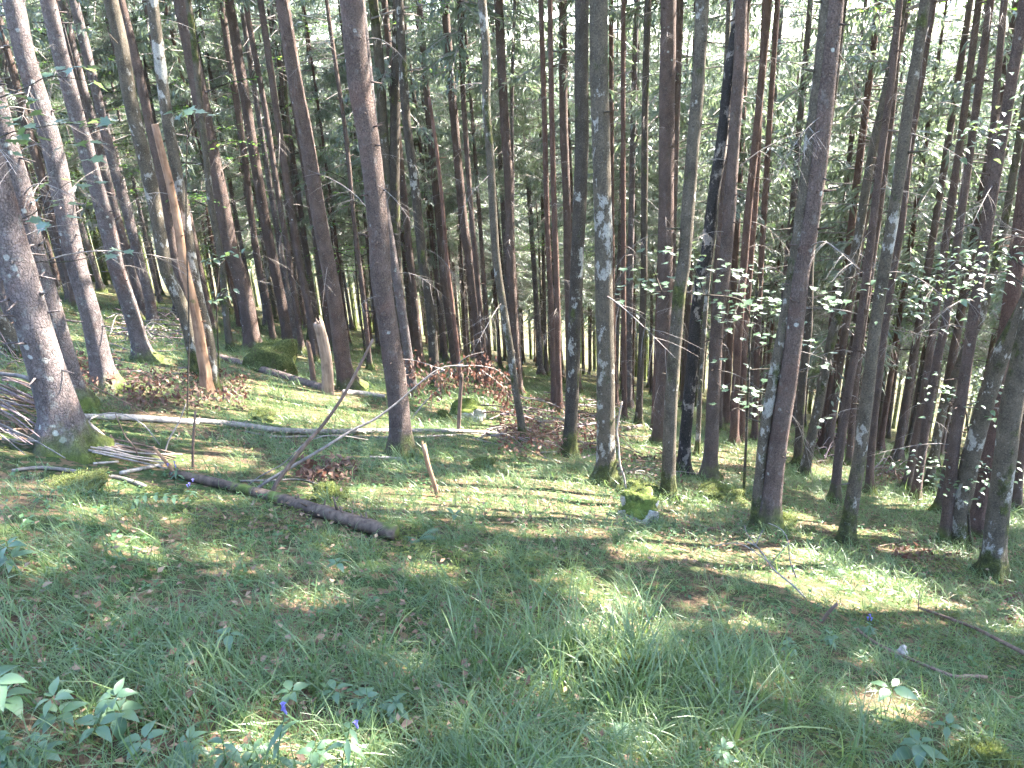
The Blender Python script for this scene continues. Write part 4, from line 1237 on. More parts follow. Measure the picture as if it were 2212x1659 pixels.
# ------------------------------------------------------------------ rocks and mossy mounds
def blob(name, mat, px, py, wpx, hpx, label, cat, seed, flat=.6, yr=.8, fuzz=0, stretch=0.0, lump=.25):
    """an uneven boulder standing at the picture point (centre of its foot)"""
    B = at(px, py)
    d = depth(B)
    if 'mound' in name:
        lump = .42
    rx = wpx * d / PF / 2; rz = hpx * d / PF
    rg = np.random.RandomState(seed)
    nu, nv = 40, 22
    th = np.repeat(np.pi * np.arange(nv + 1) / nv, nu); ph = np.tile(2 * np.pi * np.arange(nu) / nu, nv + 1)
    Nn = np.stack([np.sin(th) * np.cos(ph), np.sin(th) * np.sin(ph), np.cos(th)], 1)
    f = 1 + lump * (vnoise(Nn[:, 0] * 2 + seed, Nn[:, 1] * 2 + Nn[:, 2] * 1.7, seed) - .5) * 2 + lump * .5 * (vnoise(Nn[:, 0] * 5 + seed, Nn[:, 1] * 5 + Nn[:, 2] * 4, seed + 2) - .5) * 2
    p = Nn * f[:, None]
    p = np.sign(p) * np.abs(p) ** .85
    V = np.stack([p[:, 0] * rx + stretch * p[:, 2] * rx, p[:, 1] * rx * yr, p[:, 2] * rz * flat + rz * .32], 1)
    F = []
    for j in range(nv):
        for i in range(nu):
            a = j * nu + i; b = j * nu + (i + 1) % nu
            F.append((a, a + nu, b + nu, b))
    mb = MB(); mb.add(V, F)
    root = ob(name, mb.mesh(name, M[mat]), B, label=label, cat=cat)
    if fuzz:
        V = np.array(V); Nn = np.array(Nn)
        idx = rg.randint(len(V), size=fuzz)
        ok = Nn[idx][:, 2] > -.25
        idx = idx[ok]
        P = V[idx] + rg.randn(len(idx), 3) * rx * .05
        dv = Nn[idx] * .7 + rg.randn(len(idx), 3) * .5
        me = strips(P, dv, .010 + .018 * rg.rand(len(idx)), .005 + .004 * rg.rand(len(idx)), rg.randn(len(idx), 3), 'moss_tufts', M['moss'])
        ob('moss_tufts', me, parent=root, kind='stuff')
    return root


blob('mossy_boulder', 'mound', 592, 806, 112, 62, 'big rounded boulder under thick green moss, left of the broken stump', 'boulder', 31, .85, .9, 6000, .12, .18)
blob('mossy_rock', 'mound', 958, 908, 30, 20, 'small mossy stone left of the upright dead stem', 'rock', 32, .8, .8, 900)
blob('mossy_rock', 'rock', 1012, 905, 74, 38, 'dark mossy rock behind the upright dead stem', 'rock', 33, .8, .8, 1800)
blob('mossy_rock', 'rock', 1380, 1122, 84, 56, 'white-streaked rock capped with moss beside the rim-lit mossy beech', 'rock', 34, .8, .8, 1200, 0, .35)
blob('moss_mound', 'mound', 1556, 1082, 95, 26, 'mossy mound behind the speckled spruce foot', 'mound', 35, .75, .9, 3500)
blob('moss_mound', 'mound', 1375, 1072, 95, 22, 'dark mossy mound just behind the white-streaked rock', 'mound', 36, .75, .9, 2500)
blob('moss_mound', 'mound', 712, 1082, 75, 24, 'bright yellow-green moss cushion behind the rotting log', 'mound', 37, .8, .9, 3500)
blob('moss_mound', 'mound', 2125, 1668, 150, 42, 'yellow moss cushion in the bottom right corner', 'mound', 38, .7, .9, 5000)
blob('moss_mound', 'mound', 1345, 1500, 170, 60, 'low moss hummock under the tall bright grass clump', 'mound', 39, .6, .9, 5000)
blob('white_stone', 'pale_wood', 1946, 1424, 24, 30, 'small bright white stone beside the grey-brown branch', 'stone', 40, .8, .8, 0, 0, .3)
blob('moss_mound', 'mound', 560, 905, 60, 18, 'low bright moss patch below the brown leafy branch', 'mound', 41, .7, .9, 1200)
blob('moss_mound', 'mound', 1045, 1012, 50, 22, 'yellow-green moss tuft in the shaded grass, centre', 'mound', 42, .7, .9, 1500)
blob('moss_mound', 'mound', 1690, 1140, 60, 24, 'sunlit mossy root hump right of the double trunk foot', 'mound', 43, .7, .9, 2000)
blob('moss_mound', 'mound', 160, 1052, 110, 18, 'pale yellow moss strip below the crooked branch, left', 'mound', 44, .7, .9, 1500)

# ------------------------------------------------------------------ forest behind: shared trees
def straight_axis(H, bend, az):
    return lambda z: np.array([bend * (z / H) ** 2 * math.cos(az), bend * (z / H) ** 2 * math.sin(az), z])


def far_spruce_proto(i, H, zc, R, r0, mat, nb, step):
    rg = np.random.RandomState(900 + i)
    ax = straight_axis(H, .8 * rg.rand(), rg.rand() * 6)
    zz = np.concatenate([[-.4], np.linspace(0, 10, 22), np.linspace(11, H, 8)])
    path = np.array([ax(max(z, 0)) * np.array([1, 1, 0]) + np.array([0, 0, z]) for z in zz])
    rad = np.interp(zz, [0, 10, H], [r0, r0 * .68, .012])
    tm = trunk_build(path, rad, M[mat], 9, i, 10, rg, .6, 9)
    (B, D, L, W, NN), wood = spruce_branches(rg, ax, zc, H, R, nb, step)
    cm = strips(B, D, L, W, NN, 'crown', M['needle'])
    # dead twigs below the crown
    for _ in range(60):
        z = 1.8 + (zc + 2 - 1.8) * rg.rand()
        az = rg.rand() * 6.28
        o = np.array([math.cos(az), math.sin(az), 0]); ln = .4 + 1.5 * rg.rand()
        t = np.linspace(0, 1, 5)
        pl = ax(z) + o * (ln * t)[:, None] + np.array([0, 0, 1.0]) * (ln * (.15 * rg.rand() * t - .45 * t * t))[:, None] + np.array([-o[1], o[0], 0]) * (ln * .15 * rg.randn() * t * t)[:, None]
        wood.append((pl, .008))
        for k in (2, 3):
            d = unit(o * .5 + rg.randn(3) * .6 - np.array([0, 0, .4]))
            wood.append((np.array([pl[k], pl[k] + d * ln * .35]), .005))
    wm = wood_mesh('branches', wood, M['twig'])
    return tm, cm, wm


def far_beech_proto(i, H, zc, R, r0, mat, nb):
    rg = np.random.RandomState(950 + i)
    ax = straight_axis(H, 1.2 * rg.rand(), rg.rand() * 6)
    zz = np.concatenate([[-.4], np.linspace(0, H * .6, 16), np.linspace(H * .65, H * .97, 6)])
    path = np.array([ax(max(z, 0)) * np.array([1, 1, 0]) + np.array([.06 * math.sin(z * .9 + i), .06 * math.cos(z * .7), z]) for z in zz])
    rad = np.interp(zz, [0, H], [r0, .012])
    tm = trunk_build(path, rad, M[mat], 9, i, 3, rg, .5, 6)
    (B, D, L, W, NN), wood = beech_branches(rg, ax, zc, H, R, nb, .075, 15)
    cm = strips(B, D, L, W, NN, 'crown', M['beech_leaf'])
    return tm, cm, wood_mesh('branches', wood, M['beech_dark'])


SPP = [far_spruce_proto(0, 22, 6.3, 2.4, .10, 'spruce_brown', 105, .04), far_spruce_proto(1, 20, 7.3, 2.1, .085, 'spruce_spotted', 95, .04), far_spruce_proto(2, 24, 8.3, 2.5, .12, 'spruce_grey', 105, .04),
       far_spruce_proto(3, 18, 5.3, 2.1, .072, 'spruce_red', 95, .04), far_spruce_proto(4, 21, 5.3, 2.7, .10, 'spruce_brown', 115, .04), far_spruce_proto(5, 13, 2.6, 1.8, .065, 'spruce_spotted', 115, .042)]
BEP = [far_beech_proto(0, 10, 3.6, 2.0, .06, 'beech_dark', 20), far_beech_proto(1, 12, 4.0, 2.4, .08, 'beech_mossy', 24), far_beech_proto(2, 8, 3.0, 1.7, .04, 'beech_dark', 16), far_beech_proto(3, 15, 6.0, 2.8, .11, 'beech_patchy', 26)]


def in_zone(B, zc, H, rad=2.5):
    """does this crown shade the ground that the picture shows near by, or any sunlit thing?"""
    den = SUN[2] - SLX * SUN[0] - SLY * SUN[1]
    for z in (zc, (zc * 2 + H) / 3, (zc + H) / 2, (zc + 2 * H) / 3):
        Q = B + np.array([0, 0, z])
        t = (Q[2] - SLX * Q[0] - SLY * Q[1]) / den
        G = Q - t * SUN
        if -20 < G[0] < 8 and .5 < G[1] < 20:
            return True
    return False


def place_far(kind, idx, B, scale, label, group):
    pr = SPP[idx] if kind == 's' else BEP[idx]
    root = ob('spruce_tree' if kind == 's' else 'beech_tree', None, B, label=label, cat='tree', group=group)
    root.rotation_euler = (rng.randn() * .018, rng.randn() * .018, rng.rand() * 6.28)
    root.scale = (scale, scale, scale)
    ob('trunk', pr[0], parent=root)
    c_ = ob('crown', pr[1], parent=root)
    ob('branches', pr[2], parent=c_, kind='stuff')
    return root


def unique_far(B, H, zc, R, r0, mat, seed, label, group, dens=1.0, coarse=False):
    rg = np.random.RandomState(seed)
    root = ob('spruce_tree', None, B, label=label, cat='tree', group=group)
    ax = straight_axis(H, .6 * rg.rand(), rg.rand() * 6)
    zz = np.concatenate([[-.4], np.linspace(0, 10, 20), np.linspace(11, H, 8)])
    path = np.array([ax(max(z, 0)) * np.array([1, 1, 0]) + np.array([0, 0, z]) for z in zz])
    rad = np.interp(zz, [0, 10, H], [r0, r0 * .68, .012])
    ob('trunk', trunk_build(path, rad, M[mat], 9, seed % 50, 8, rg, .6, 9), parent=root)
    PEND.append((root, B, 'sc' if coarse else 's', ax, zc, H, R, seed))
    return root


def vline(px):
    return 548 + .185 * (px - 114)


pts = []
tries = 0
near = np.array(TREE_POS)
far_specs = []
rgf = np.random.RandomState(2024)
while len(far_specs) < 335 and tries < 60000:
    tries += 1
    dd = 17 + 45 * rgf.rand() ** .9
    a = math.radians(rgf.uniform(-41, 41))
    x, y = dd * math.sin(a), dd * math.cos(a)
    z = float(ground_z(x, y))
    px, py, zz = project(np.array([[x, y, z]]))
    px, py = float(px[0]), float(py[0])
    if px < -330 or px > PW + 330:
        continue
    if dd < 19 and -40 < px < PW + 40:
        continue
    P = np.array([x, y, z])
    sp = 1.1 if dd < 35 else 1.4
    if len(pts) and np.min(np.linalg.norm(np.array(pts)[:, :2] - P[:2], axis=1)) < sp:
        continue
    if np.min(np.linalg.norm(near[:, :2] - P[:2], axis=1)) < 1.0:
        continue
    pts.append(P)
    far_specs.append((P, dd, px))
LANDM = [(0, 'behind the far left spruces'), (300, 'behind the purple left brush'), (480, 'behind the orange snag'), (620, 'beyond the mossy boulder'), (760, 'beyond the broken stump'),
         (900, 'beyond the lichen-spotted spruce'), (1050, 'beyond the red dead leaves'), (1180, 'beyond the whitish beech'), (1310, 'beyond the mossy middle trunks'), (1450, 'beyond the smooth brown spruce'),
         (1600, 'beyond the speckled spruce'), (1760, 'beyond the fused double trunk'), (1900, 'beyond the bent mossy beech'), (2050, 'beyond the bright right clearing'), (9999, 'beyond the mossy right pair')]


def landmark(px):
    for lim, t in LANDM:
        if px < lim:
            return t
    return LANDM[-1][1]


for k, (P, dd, px) in enumerate(far_specs):
    lm = landmark(px)
    off = px < -30 or px > PW + 30
    far = 'distant' if dd > 34 else 'background'
    if rgf.rand() < (.28 if px < 1250 else .14) and dd < 50:
        idx = rgf.randint(4)
        place_far('b', idx, P, .85 + .4 * rgf.rand(), f'leafy {far} beech {lm}', f'{far} beeches {lm}')
        continue
    idx = rgf.choice(6, p=[.24, .24, .17, .18, .14, .03])
    sc = .8 + .35 * rgf.rand()
    H = [22, 20, 24, 18, 21, 13][idx] * sc; zc = [6.3, 7.3, 8.3, 5.3, 5.3, 2.6][idx] * sc
    tone = {0: 'brown', 1: 'slim speckled', 2: 'tall grey', 3: 'thin reddish', 4: 'dense brown', 5: 'young low-branched'}[idx]
    if dd < 32 and in_zone(P, zc, H):
        unique_far(P, H, zc, 2.2, .12 * sc, ['spruce_brown', 'spruce_spotted', 'spruce_grey', 'spruce_red', 'spruce_brown', 'spruce_spotted'][idx], 3000 + k, f'{tone} {far} spruce {lm}', f'{tone} {far} spruces {lm}')
    else:
        place_far('s', idx, P, sc, f'{tone} {far} spruce {lm}', f'{tone} {far} spruces {lm}')

# members of one background group are told apart by their order from the left
ORD = ['leftmost', 'second', 'third', 'fourth', 'fifth', 'sixth', 'seventh', 'eighth', 'ninth', 'tenth', 'eleventh', 'twelfth']
grp = {}
for o in list(COL.objects):
    if o.parent is None and o.get('group') and ('background' in o['group'] or 'distant' in o['group']):
        grp.setdefault(o['group'], []).append(o)
for gname, mem in grp.items():
    mem.sort(key=lambda o: float(project(np.array([o.location]))[0][0]))
    if len(mem) > 1:
        for i, o in enumerate(mem):
            o['label'] = (f'leftmost of the {gname}' if i == 0 else f'rightmost of the {gname}' if i == len(mem) - 1 else f'{ORD[min(i, 11)]} from left of the {gname}')

# trees on the sunward side, out of the picture, whose crowns make the shade
rgo = np.random.RandomState(77)
offp = []
for _ in range(6000):
    x = rgo.uniform(2.5, 32); y = rgo.uniform(-9, 30)
    z = float(ground_z(x, y))
    px, py, zz = project(np.array([[x, y, z]]))
    if zz[0] > .3 and px[0] < PW + 160:
        continue
    P = np.array([x, y, z])
    if (len(offp) and np.min(np.linalg.norm(np.array(offp)[:, :2] - P[:2], axis=1)) < 2.2) or np.min(np.linalg.norm(near[:, :2] - P[:2], axis=1)) < 1.6:
        continue
    if (len(pts) and np.min(np.linalg.norm(np.array(pts)[:, :2] - P[:2], axis=1)) < 1.5) or math.hypot(x, y) < 4:
        continue
    H = rgo.uniform(19, 25); zc = rgo.uniform(7, 10)
    tk = P + np.array([0, 0, 1.0]) * np.linspace(.5, 18, 40)[:, None]
    tt = (tk[:, 2] - SLX * tk[:, 0] - SLY * tk[:, 1]) / (SUN[2] - SLX * SUN[0] - SLY * SUN[1])
    if (lit_prob(tk - tt[:, None] * SUN) > .905).sum() > 4:
        continue
    if not in_zone(P, zc, H):
        continue
    offp.append(P)
    unique_far(P, H, zc, 2.5, .13, 'spruce_brown', 5000 + len(offp), 'spruce standing beyond the right edge, its crown shading the foreground', 'shade spruces beyond the right edge', coarse=True)
print('far', len(far_specs), 'off', len(offp), 'pend', len(PEND))

# crowns that have to let the sun through in places: one mesh each
tot = 0
for (root, B, kind, ax, zc, H, R, seed) in PEND:
    rg = np.random.RandomState(seed + 17)
    if kind in ('s', 'sc'):
        arr, wood = spruce_branches(rg, ax, zc, H, R, 78 if kind == 's' else 100, .11 if kind == 's' else .13)
        arr[3] = arr[3] * (2.5 if kind == 's' else 5.5)
        arr[2] = arr[2] * (1.1 if kind == 's' else 1.3)
        mt = M['needle']
    else:
        arr, wood = beech_branches(rg, ax, zc, H, R, 18, .10, 9)
        mt = M['beech_leaf']
    Bs, D, L, W, NN = arr
    Dn = D / np.linalg.norm(D, axis=1)[:, None] * L[:, None]
    k = sun_keep(Bs + B + Dn * .15, rg) & sun_keep(Bs + B + Dn * .85, rg)
    tot += int(k.sum())
    cr = root
    if k.sum() > 10:
        cr = ob('crown', strips(Bs[k], D[k], L[k], W[k], NN[k], 'crown', mt), parent=root)
    kw = sun_keep(np.array([pl[len(pl) // 2] for pl, r in wood]) + B, rg)
    wd = [w_ for w_, kk in zip(wood, kw) if kk or rg.rand() < .15]
    if wd:
        ob('branches', wood_mesh('branches', wd, M['twig']), parent=cr, kind='stuff')
print('crown pieces', tot)

# the far-off wood, one mass
def distant_wood():
    rg = np.random.RandomState(5)
    mb = MB(); B, D, L, W, NN = [], [], [], [], []
    cnt = 0
    while cnt < 330:
        dd = rg.uniform(50, 98); a = math.radians(rg.uniform(-44, 46))
        x, y = dd * math.sin(a), dd * math.cos(a)
        z = float(ground_z(x, y)); H = rg.uniform(16, 26)
        base = np.array([x, y, z]); cnt += 1
        mb.tube([base - [0, 0, .5], base + [0, 0, H * .5], base + [rg.randn() * .3, rg.randn() * .3, H]], [.16, .12, .02], 5, cap=False)
        n = 150
        q = rg.rand(n) ** 1.15
        zz = H * (.28 + .72 * q); az = rg.rand(n) * 6.28
        r = (1 - q) * 2.6 * np.sqrt(rg.rand(n)) + .1
        out = np.stack([np.cos(az), np.sin(az), np.zeros(n)], 1)
        B.append(base + out * r[:, None] + np.array([0, 0, 1.0]) * zz[:, None])
        d = out * .8 + rg.randn(n, 3) * .35; d[:, 2] -= .5
        D.append(d); L.append(.8 + .9 * rg.rand(n)); W.append(.16 + .22 * rg.rand(n)); NN.append(rg.randn(n, 3))
    me = strips(*[np.concatenate(v) for v in (B, D, L, W, NN)], 'far_crowns', M['needle'])
    o = ob('distant_wood', mb.mesh('far_trunks', M['spruce_brown']), label='distant wood of spruces deep down the slope', cat='wood', kind='stuff')
    ob('crowns', me, parent=o, kind='stuff')


distant_wood()

# ------------------------------------------------------------------ herbs one can pick out
def herb(px, py, label, leaves, size, h, seed, leafset, name='broad_leaved_herb', cat='plant', tiers=1, lean=(0, 0), tilt=.15, group=None):
    rg = np.random.RandomState(seed)
    B = at(px, py)
    BARE.append((B[0], B[1], size * .75))
    root = ob(name, None, B, label=label, cat=cat, group=group)
    mb = MB()
    top = np.array([lean[0], lean[1], h])
    mb.tube(resample(np.array([[0, 0, -.03], top * .5 + np.array([.01, 0, 0]), top]), .03), np.linspace(.003, .0015, len(resample(np.array([[0, 0, -.03], top * .5, top]), .03))), 5)
    ob('stem', mb.mesh('stem', M['stem']), parent=root)
    for t in range(tiers):
        f = 1 - t * .8 / max(tiers, 1)
        a0 = rg.rand() * 6.28
        for i in range(leaves):
            az = a0 + i * 6.28 / leaves + rg.randn() * .2
            s = .85 * size * (.75 + .45 * rg.rand()) * (1 if t else .9)
            put_leaf(root, leafset[rg.randint(len(leafset))], top * f + np.array([math.cos(az), math.sin(az), 0]) * size * .1, az, tilt + .22 * rg.randn(), s, .2 * rg.randn())
    return root, top


herb(144, 1592, 'sunlit broad-leaved plant, brightest of the herbs in the bottom left corner', 6, .085, .16, 401, HERB, tiers=2)
herb(26, 1566, 'large grey-green leaved plant at the left edge of the bottom corner', 6, .105, .18, 402, HERB, tiers=2)
herb(272, 1588, 'broad-leaved plant right of the sunlit one in the bottom left', 6, .085, .16, 403, HERB, tiers=2)
herb(228, 1625, 'low broad-leaved plant under its taller neighbours, bottom left', 5, .085, .11, 404, HERB)
herb(330, 1662, 'broad-leaved plant at the bottom edge beside the small fern', 5, .085, .12, 405, HERB)
herb(640, 1548, 'rosette of oval leaves left of the blue gentian flowers, bottom', 5, .075, .12, 406, HERB)
herb(731, 1535, 'small four-leaved herb between two leafy rosettes, bottom', 4, .075, .10, 407, HERB)
herb(795, 1552, 'roundish-leaved rosette right of the four-leaved herb, bottom', 6, .075, .11, 408, HERB, tiers=2)
herb(36, 1245, 'pale broad-leaved plant at the left edge in mid foreground', 5, .10, .16, 409, HERB, tiers=2)
herb(1915, 1535, 'bright white-lit big leaves in the lower right grass', 4, .13, .15, 410, HERB)
herb(1975, 1655, 'large-leaved plant at the bottom edge left of the yellow moss', 5, .11, .14, 411, HERB, tiers=2)
herb(2040, 1600, 'pale-leaved plant just above the yellow moss, bottom right', 4, .085, .10, 412, HERB)
herb(505, 1420, 'blue-green leaved herb alone in the shaded foreground grass', 5, .075, .12, 413, HERB)
herb(735, 1255, 'bluish broad-leaved herb in the grass below the rotting log', 5, .085, .12, 414, HERB)
herb(985, 1152, 'dark upturned leaf pair standing right of the rotting log end', 3, .09, .16, 415, HERB, tilt=.6)
herb(180, 1470, 'tiny pale lilac flowered herb in the left foreground', 5, .04, .14, 416, HERB)
for i, (px, py, lab) in enumerate([(860, 1560, 'low leafy herb right of the bottom rosettes'), (420, 1650, 'leafy herb at the bottom edge left of the gentians'), (560, 1672, 'leafy herb at the bottom edge between two gentians'), (690, 1668, 'leafy herb at the bottom edge right of the flowering gentian'),
                                   (1560, 1660, 'leafy herb at the bottom edge right of the middle'), (100, 1660, 'leafy herb in the bottom left beside the pale spike'), (1705, 1420, 'herb cluster in the shaded grass right of the tall clump'), (1790, 1400, 'herb cluster left of the grey-brown branch')]):
    herb(px, py, lab, 5, .065, .10, 420 + i, HERB, tiers=2)


def gentian(px, py, label, h, lean, flowers, seed):
    rg = np.random.RandomState(seed)
    B = at(px, py)
    root = ob('gentian_plant', None, B, label=label, cat='flower')
    P = resample(np.array([[0, 0, -.03], [lean * .3, 0, h * .4], [lean * .65, .01, h * .75], [lean, .02, h]]), .03)
    mb = MB(); mb.tube(P, np.linspace(.003, .0018, len(P)), 5); ob('stem', mb.mesh('stem', M['stem']), parent=root)
    for t in np.linspace(.25, .97, 6):
        p = P[int(t * (len(P) - 1))]
        a0 = rg.rand() * 6.28
        for sgn in (0, math.pi):
            put_leaf(root, LANCE[rg.randint(2)], p, a0 + sgn, -.15 + .2 * rg.randn(), (.085 - .02 * t) * (.85 + .3 * rg.rand()))
    for f in range(flowers):
        mb = MB()
        n = 8; prof = [(0, .003), (.012, .005), (.024, .0055), (.031, .011)]
        for (za, ra), (zb, rb) in zip(prof[:-1], prof[1:]):
            V = [(ra * math.cos(a), ra * math.sin(a), za) for a in np.linspace(0, 6.283, n, endpoint=False)] + [(rb * math.cos(a) * (1.25 if k % 2 else .9), rb * math.sin(a) * (1.25 if k % 2 else .9), zb) for k, a in enumerate(np.linspace(0, 6.283, n, endpoint=False))]
            mb.add(V, [(k, (k + 1) % n, n + (k + 1) % n, n + k) for k in range(n)])
        o = ob('flower', mb.mesh('flower', M['blue']), P[-1] + np.array([.02 * rg.randn(), .02 * rg.randn(), .004 + .015 * f]), root)
        o.rotation_euler = (rg.randn() * .3, rg.randn() * .3, rg.rand() * 6)
        o.scale = (.75, .75, .75)
    return root


gentian(600, 1690, 'gentian with two open violet-blue bell flowers at the bottom edge', .26, .06, 2, 431)
gentian(500, 1690, 'gentian without open flowers, upright, left of the flowering one', .20, 0, 0, 432)
gentian(735, 1700, 'leaning gentian with a closed bud, right of the flowering one', .26, .07, 1, 433)
gentian(385, 1036, 'blue flowered herb just before the upper end of the rotting log', .10, 0, 3, 434)
gentian(408, 1082, 'blue flowered herb below the rotting log, further from its upper end', .09, .03, 3, 435)
gentian(1878, 1370, 'small violet-blue flower beside the grey-brown branch, right', .09, 0, 3, 437)


def fern(px, py, label, n, size, seed):
    rg = np.random.RandomState(seed)
    B = at(px, py)
    root = ob('fern', None, B, label=label, cat='fern')
    for i in range(n):
        az = rg.rand() * 6.28
        o = np.array([math.cos(az), math.sin(az), 0]); sd = np.array([-o[1], o[0], 0])
        V = []; F = []
        t = np.linspace(.1, 1, 14)
        ax = np.array([o * (size * .85 * q) + np.array([0, 0, size * (.75 * q - .5 * q * q)]) for q in t])
        for k, q in enumerate(t):
            l = size * .26 * math.sin(math.pi * (.12 + .88 * (1 - q))) + .004
            for sg in (-1, 1):
                b = len(V)
                w = size * .03
                tip = ax[k] + sd * sg * l + o * l * .35 - np.array([0, 0, l * .15])
                V += [ax[k] - o * w, ax[k] + o * w, tip]
                F.append((b, b + 1, b + 2))
        mb = MB(); mb.add(V, F)
        mb.tube(np.vstack([[0, 0, 0], ax]), np.linspace(.0022, .0008, len(ax) + 1), 4)
        ob('frond', mb.mesh('frond', M['herb_leaf'], False), parent=root)
    return root


fern(325, 1668, 'small fern with one bright frond at the bottom edge, left', 3, .17, 441)
fern(1340, 1640, 'little fern beneath the tall grass clump, bottom', 3, .16, 442)
fern(905, 1165, 'feathery fern in the grass right of the splintered log end', 4, .16, 443)
fern(1850, 1355, 'small fern next to the short red-brown broken branch', 3, .15, 444)
fern(1790, 1245, 'fern frond in the sunny grass below the double trunk', 3, .15, 445)

# arching stem with paired leaves, left foreground
B = at(300, 1112)
root = ob('paired_leaf_sprig', None, B, label='arching sprig with two rows of pale leaves below the rotting log', cat='plant')
P = resample(np.array([[0, 0, -.02], [-.02, 0, .07], [.04, 0, .13], [.16, 0, .13], [.25, .02, .09]]), .025)
mb = MB(); mb.tube(P, np.linspace(.003, .0015, len(P)), 5); ob('stem', mb.mesh('stem', M['stem']), parent=root)
for i in range(3, len(P) - 1, 2):
    for sgn in (-1, 1):
        put_leaf(root, HERB[1], P[i], sgn * 1.3 + .15, -.2, .06, 0)

# pale spike of small leaves, bottom left
B = at(36, 1668)
root = ob('leafy_spike', None, B, label='pale yellow-green spike of tiny leaves in the bottom left corner', cat='plant')
P = resample(np.array([[0, 0, -.02], [-.01, 0, .1], [-.02, 0, .22]]), .03)
mb = MB(); mb.tube(P, np.linspace(.003, .0015, len(P)), 5); ob('stem', mb.mesh('stem', M['stem']), parent=root)
for i in range(1, len(P)):
    for j in range(4):
        put_leaf(root, HERB[2], P[i] + np.array([0, 0, .007 * j]), rng.rand() * 6.28, .2, .022 + .018 * (1 - i / len(P)), 0)

# ------------------------------------------------------------------ undergrowth: grass, moss, litter (countless, so one mass each)
def tuft(name, n, lmin, lmax, wmin, wmax, spread, lean, mat, seed, segs=4, curl=1.0):
    rg = np.random.RandomState(seed)
    V = []; F = []; b = 0
    for i in range(n):
        az = rg.rand() * 6.28
        o = np.array([math.cos(az), math.sin(az), 0]); sd = np.array([-o[1], o[0], 0])
        l = rg.uniform(lmin, lmax); w = rg.uniform(wmin, wmax)
        a0 = rg.uniform(.05, lean); cv = rg.uniform(.6, 1.9) * curl
        p = np.array([rg.randn() * spread, rg.randn() * spread, -.01])
        for k in range(segs + 1):
            t = k / segs
            ang = a0 + cv * t * t
            if k:
                p = p + (o * math.sin(ang) + np.array([0, 0, math.cos(ang)])) * l / segs
            ww = w * (1 - t ** 1.8) * .5 + .0003
            V += [p - sd * ww, p + sd * ww]
        for k in range(segs):
            F.append((b, b + 1, b + 3, b + 2)); b += 2
        b += 2
    return np.array(V), np.array(F), mat


def sprig(name, n, leaf, h, mat, seed, wid=.75):
    rg = np.random.RandomState(seed)
    az = rg.rand(n) * 6.28
    out = np.stack([np.cos(az), np.sin(az), np.zeros(n)], 1)
    B = out * (.03 * rg.rand(n))[:, None] + np.array([0, 0, 1.0]) * (h * (.3 + .7 * rg.rand(n)))[:, None]
    d = out + rg.randn(n, 3) * .25
    L = leaf * (.6 + .7 * rg.rand(n))
    return diamonds(B, d, L, L * wid, np.array([0, 0, 1.0]) + rg.randn(n, 3) * .35, .2) + (mat,)


def litter_leaf(name, mat, seed):
    rg = np.random.RandomState(seed)
    n = 3
    B = rg.randn(n, 3) * .05; B[:, 2] = .012 + .015 * rg.rand(n)
    d = rg.randn(n, 3); d[:, 2] *= .25
    L = .026 + .020 * rg.rand(n)
    return diamonds(B, d, L, L * .6, np.array([0, 0, 1.0]) + rg.randn(n, 3) * .4, .25) + (mat,)


def scatter(name, label, cat, P, rot, scl, idx, sources):
    """all pieces of one mass in a single mesh, one material per source"""
    VV, FF, MI = [], [], []
    mats = []
    off = 0
    P = np.asarray(P)
    cx, sx = np.cos(rot[:, 0]), np.sin(rot[:, 0]); cyy, syy = np.cos(rot[:, 1]), np.sin(rot[:, 1]); cz, sz = np.cos(rot[:, 2]), np.sin(rot[:, 2])
    o_, z_ = np.ones(len(P)), np.zeros(len(P))
    RX = np.stack([o_, z_, z_, z_, cx, -sx, z_, sx, cx], 1).reshape(-1, 3, 3)
    RY = np.stack([cyy, z_, syy, z_, o_, z_, -syy, z_, cyy], 1).reshape(-1, 3, 3)
    RZ = np.stack([cz, -sz, z_, sz, cz, z_, z_, z_, o_], 1).reshape(-1, 3, 3)
    RR = RX @ RY @ RZ * np.asarray(scl)[:, None, None]
    for j, (V, F, mat) in enumerate(sources):
        k = np.where(idx == j)[0]
        if not len(k):
            continue
        W = np.einsum('nij,vj->nvi', RR[k], V) + P[k][:, None, :]
        VV.append(W.reshape(-1, 3))
        q = (F[None] + (np.arange(len(k)) * len(V))[:, None, None]).reshape(-1, F.shape[1]) + off
        FF.append(q)
        off += len(k) * len(V)
        if mat not in mats:
            mats.append(mat)
        MI.append(np.full(len(q), mats.index(mat)))
    cnt = np.concatenate([np.full(len(f), f.shape[1]) for f in FF])
    me = fast_mesh(name, np.concatenate(VV), np.concatenate([f.ravel() for f in FF]), cnt, None, False)
    for mt in mats:
        me.materials.append(mt)
    me.polygons.foreach_set('material_index', np.concatenate(MI).astype(np.int32))
    print(name, 'faces', len(cnt))
    return ob(name, me, label=label, cat=cat, kind='stuff')


def bare_mask(x, y, grow=1.0):
    keep = np.ones(len(x), bool)
    for bx, by, br in BARE:
        keep &= (x - bx) ** 2 + (y - by) ** 2 > (br * grow) ** 2
    return keep


def sample_ground(n, seed, near=1.0, far=34.0, power=1.0):
    """points in front of the camera, thinning with distance"""
    rg = np.random.RandomState(seed)
    r = near + (far - near) * rg.rand(n) ** power
    a = np.radians(rg.uniform(-44, 44, n))
    x = r * np.sin(a) + .0; y = r * np.cos(a)
    return x, y, rg


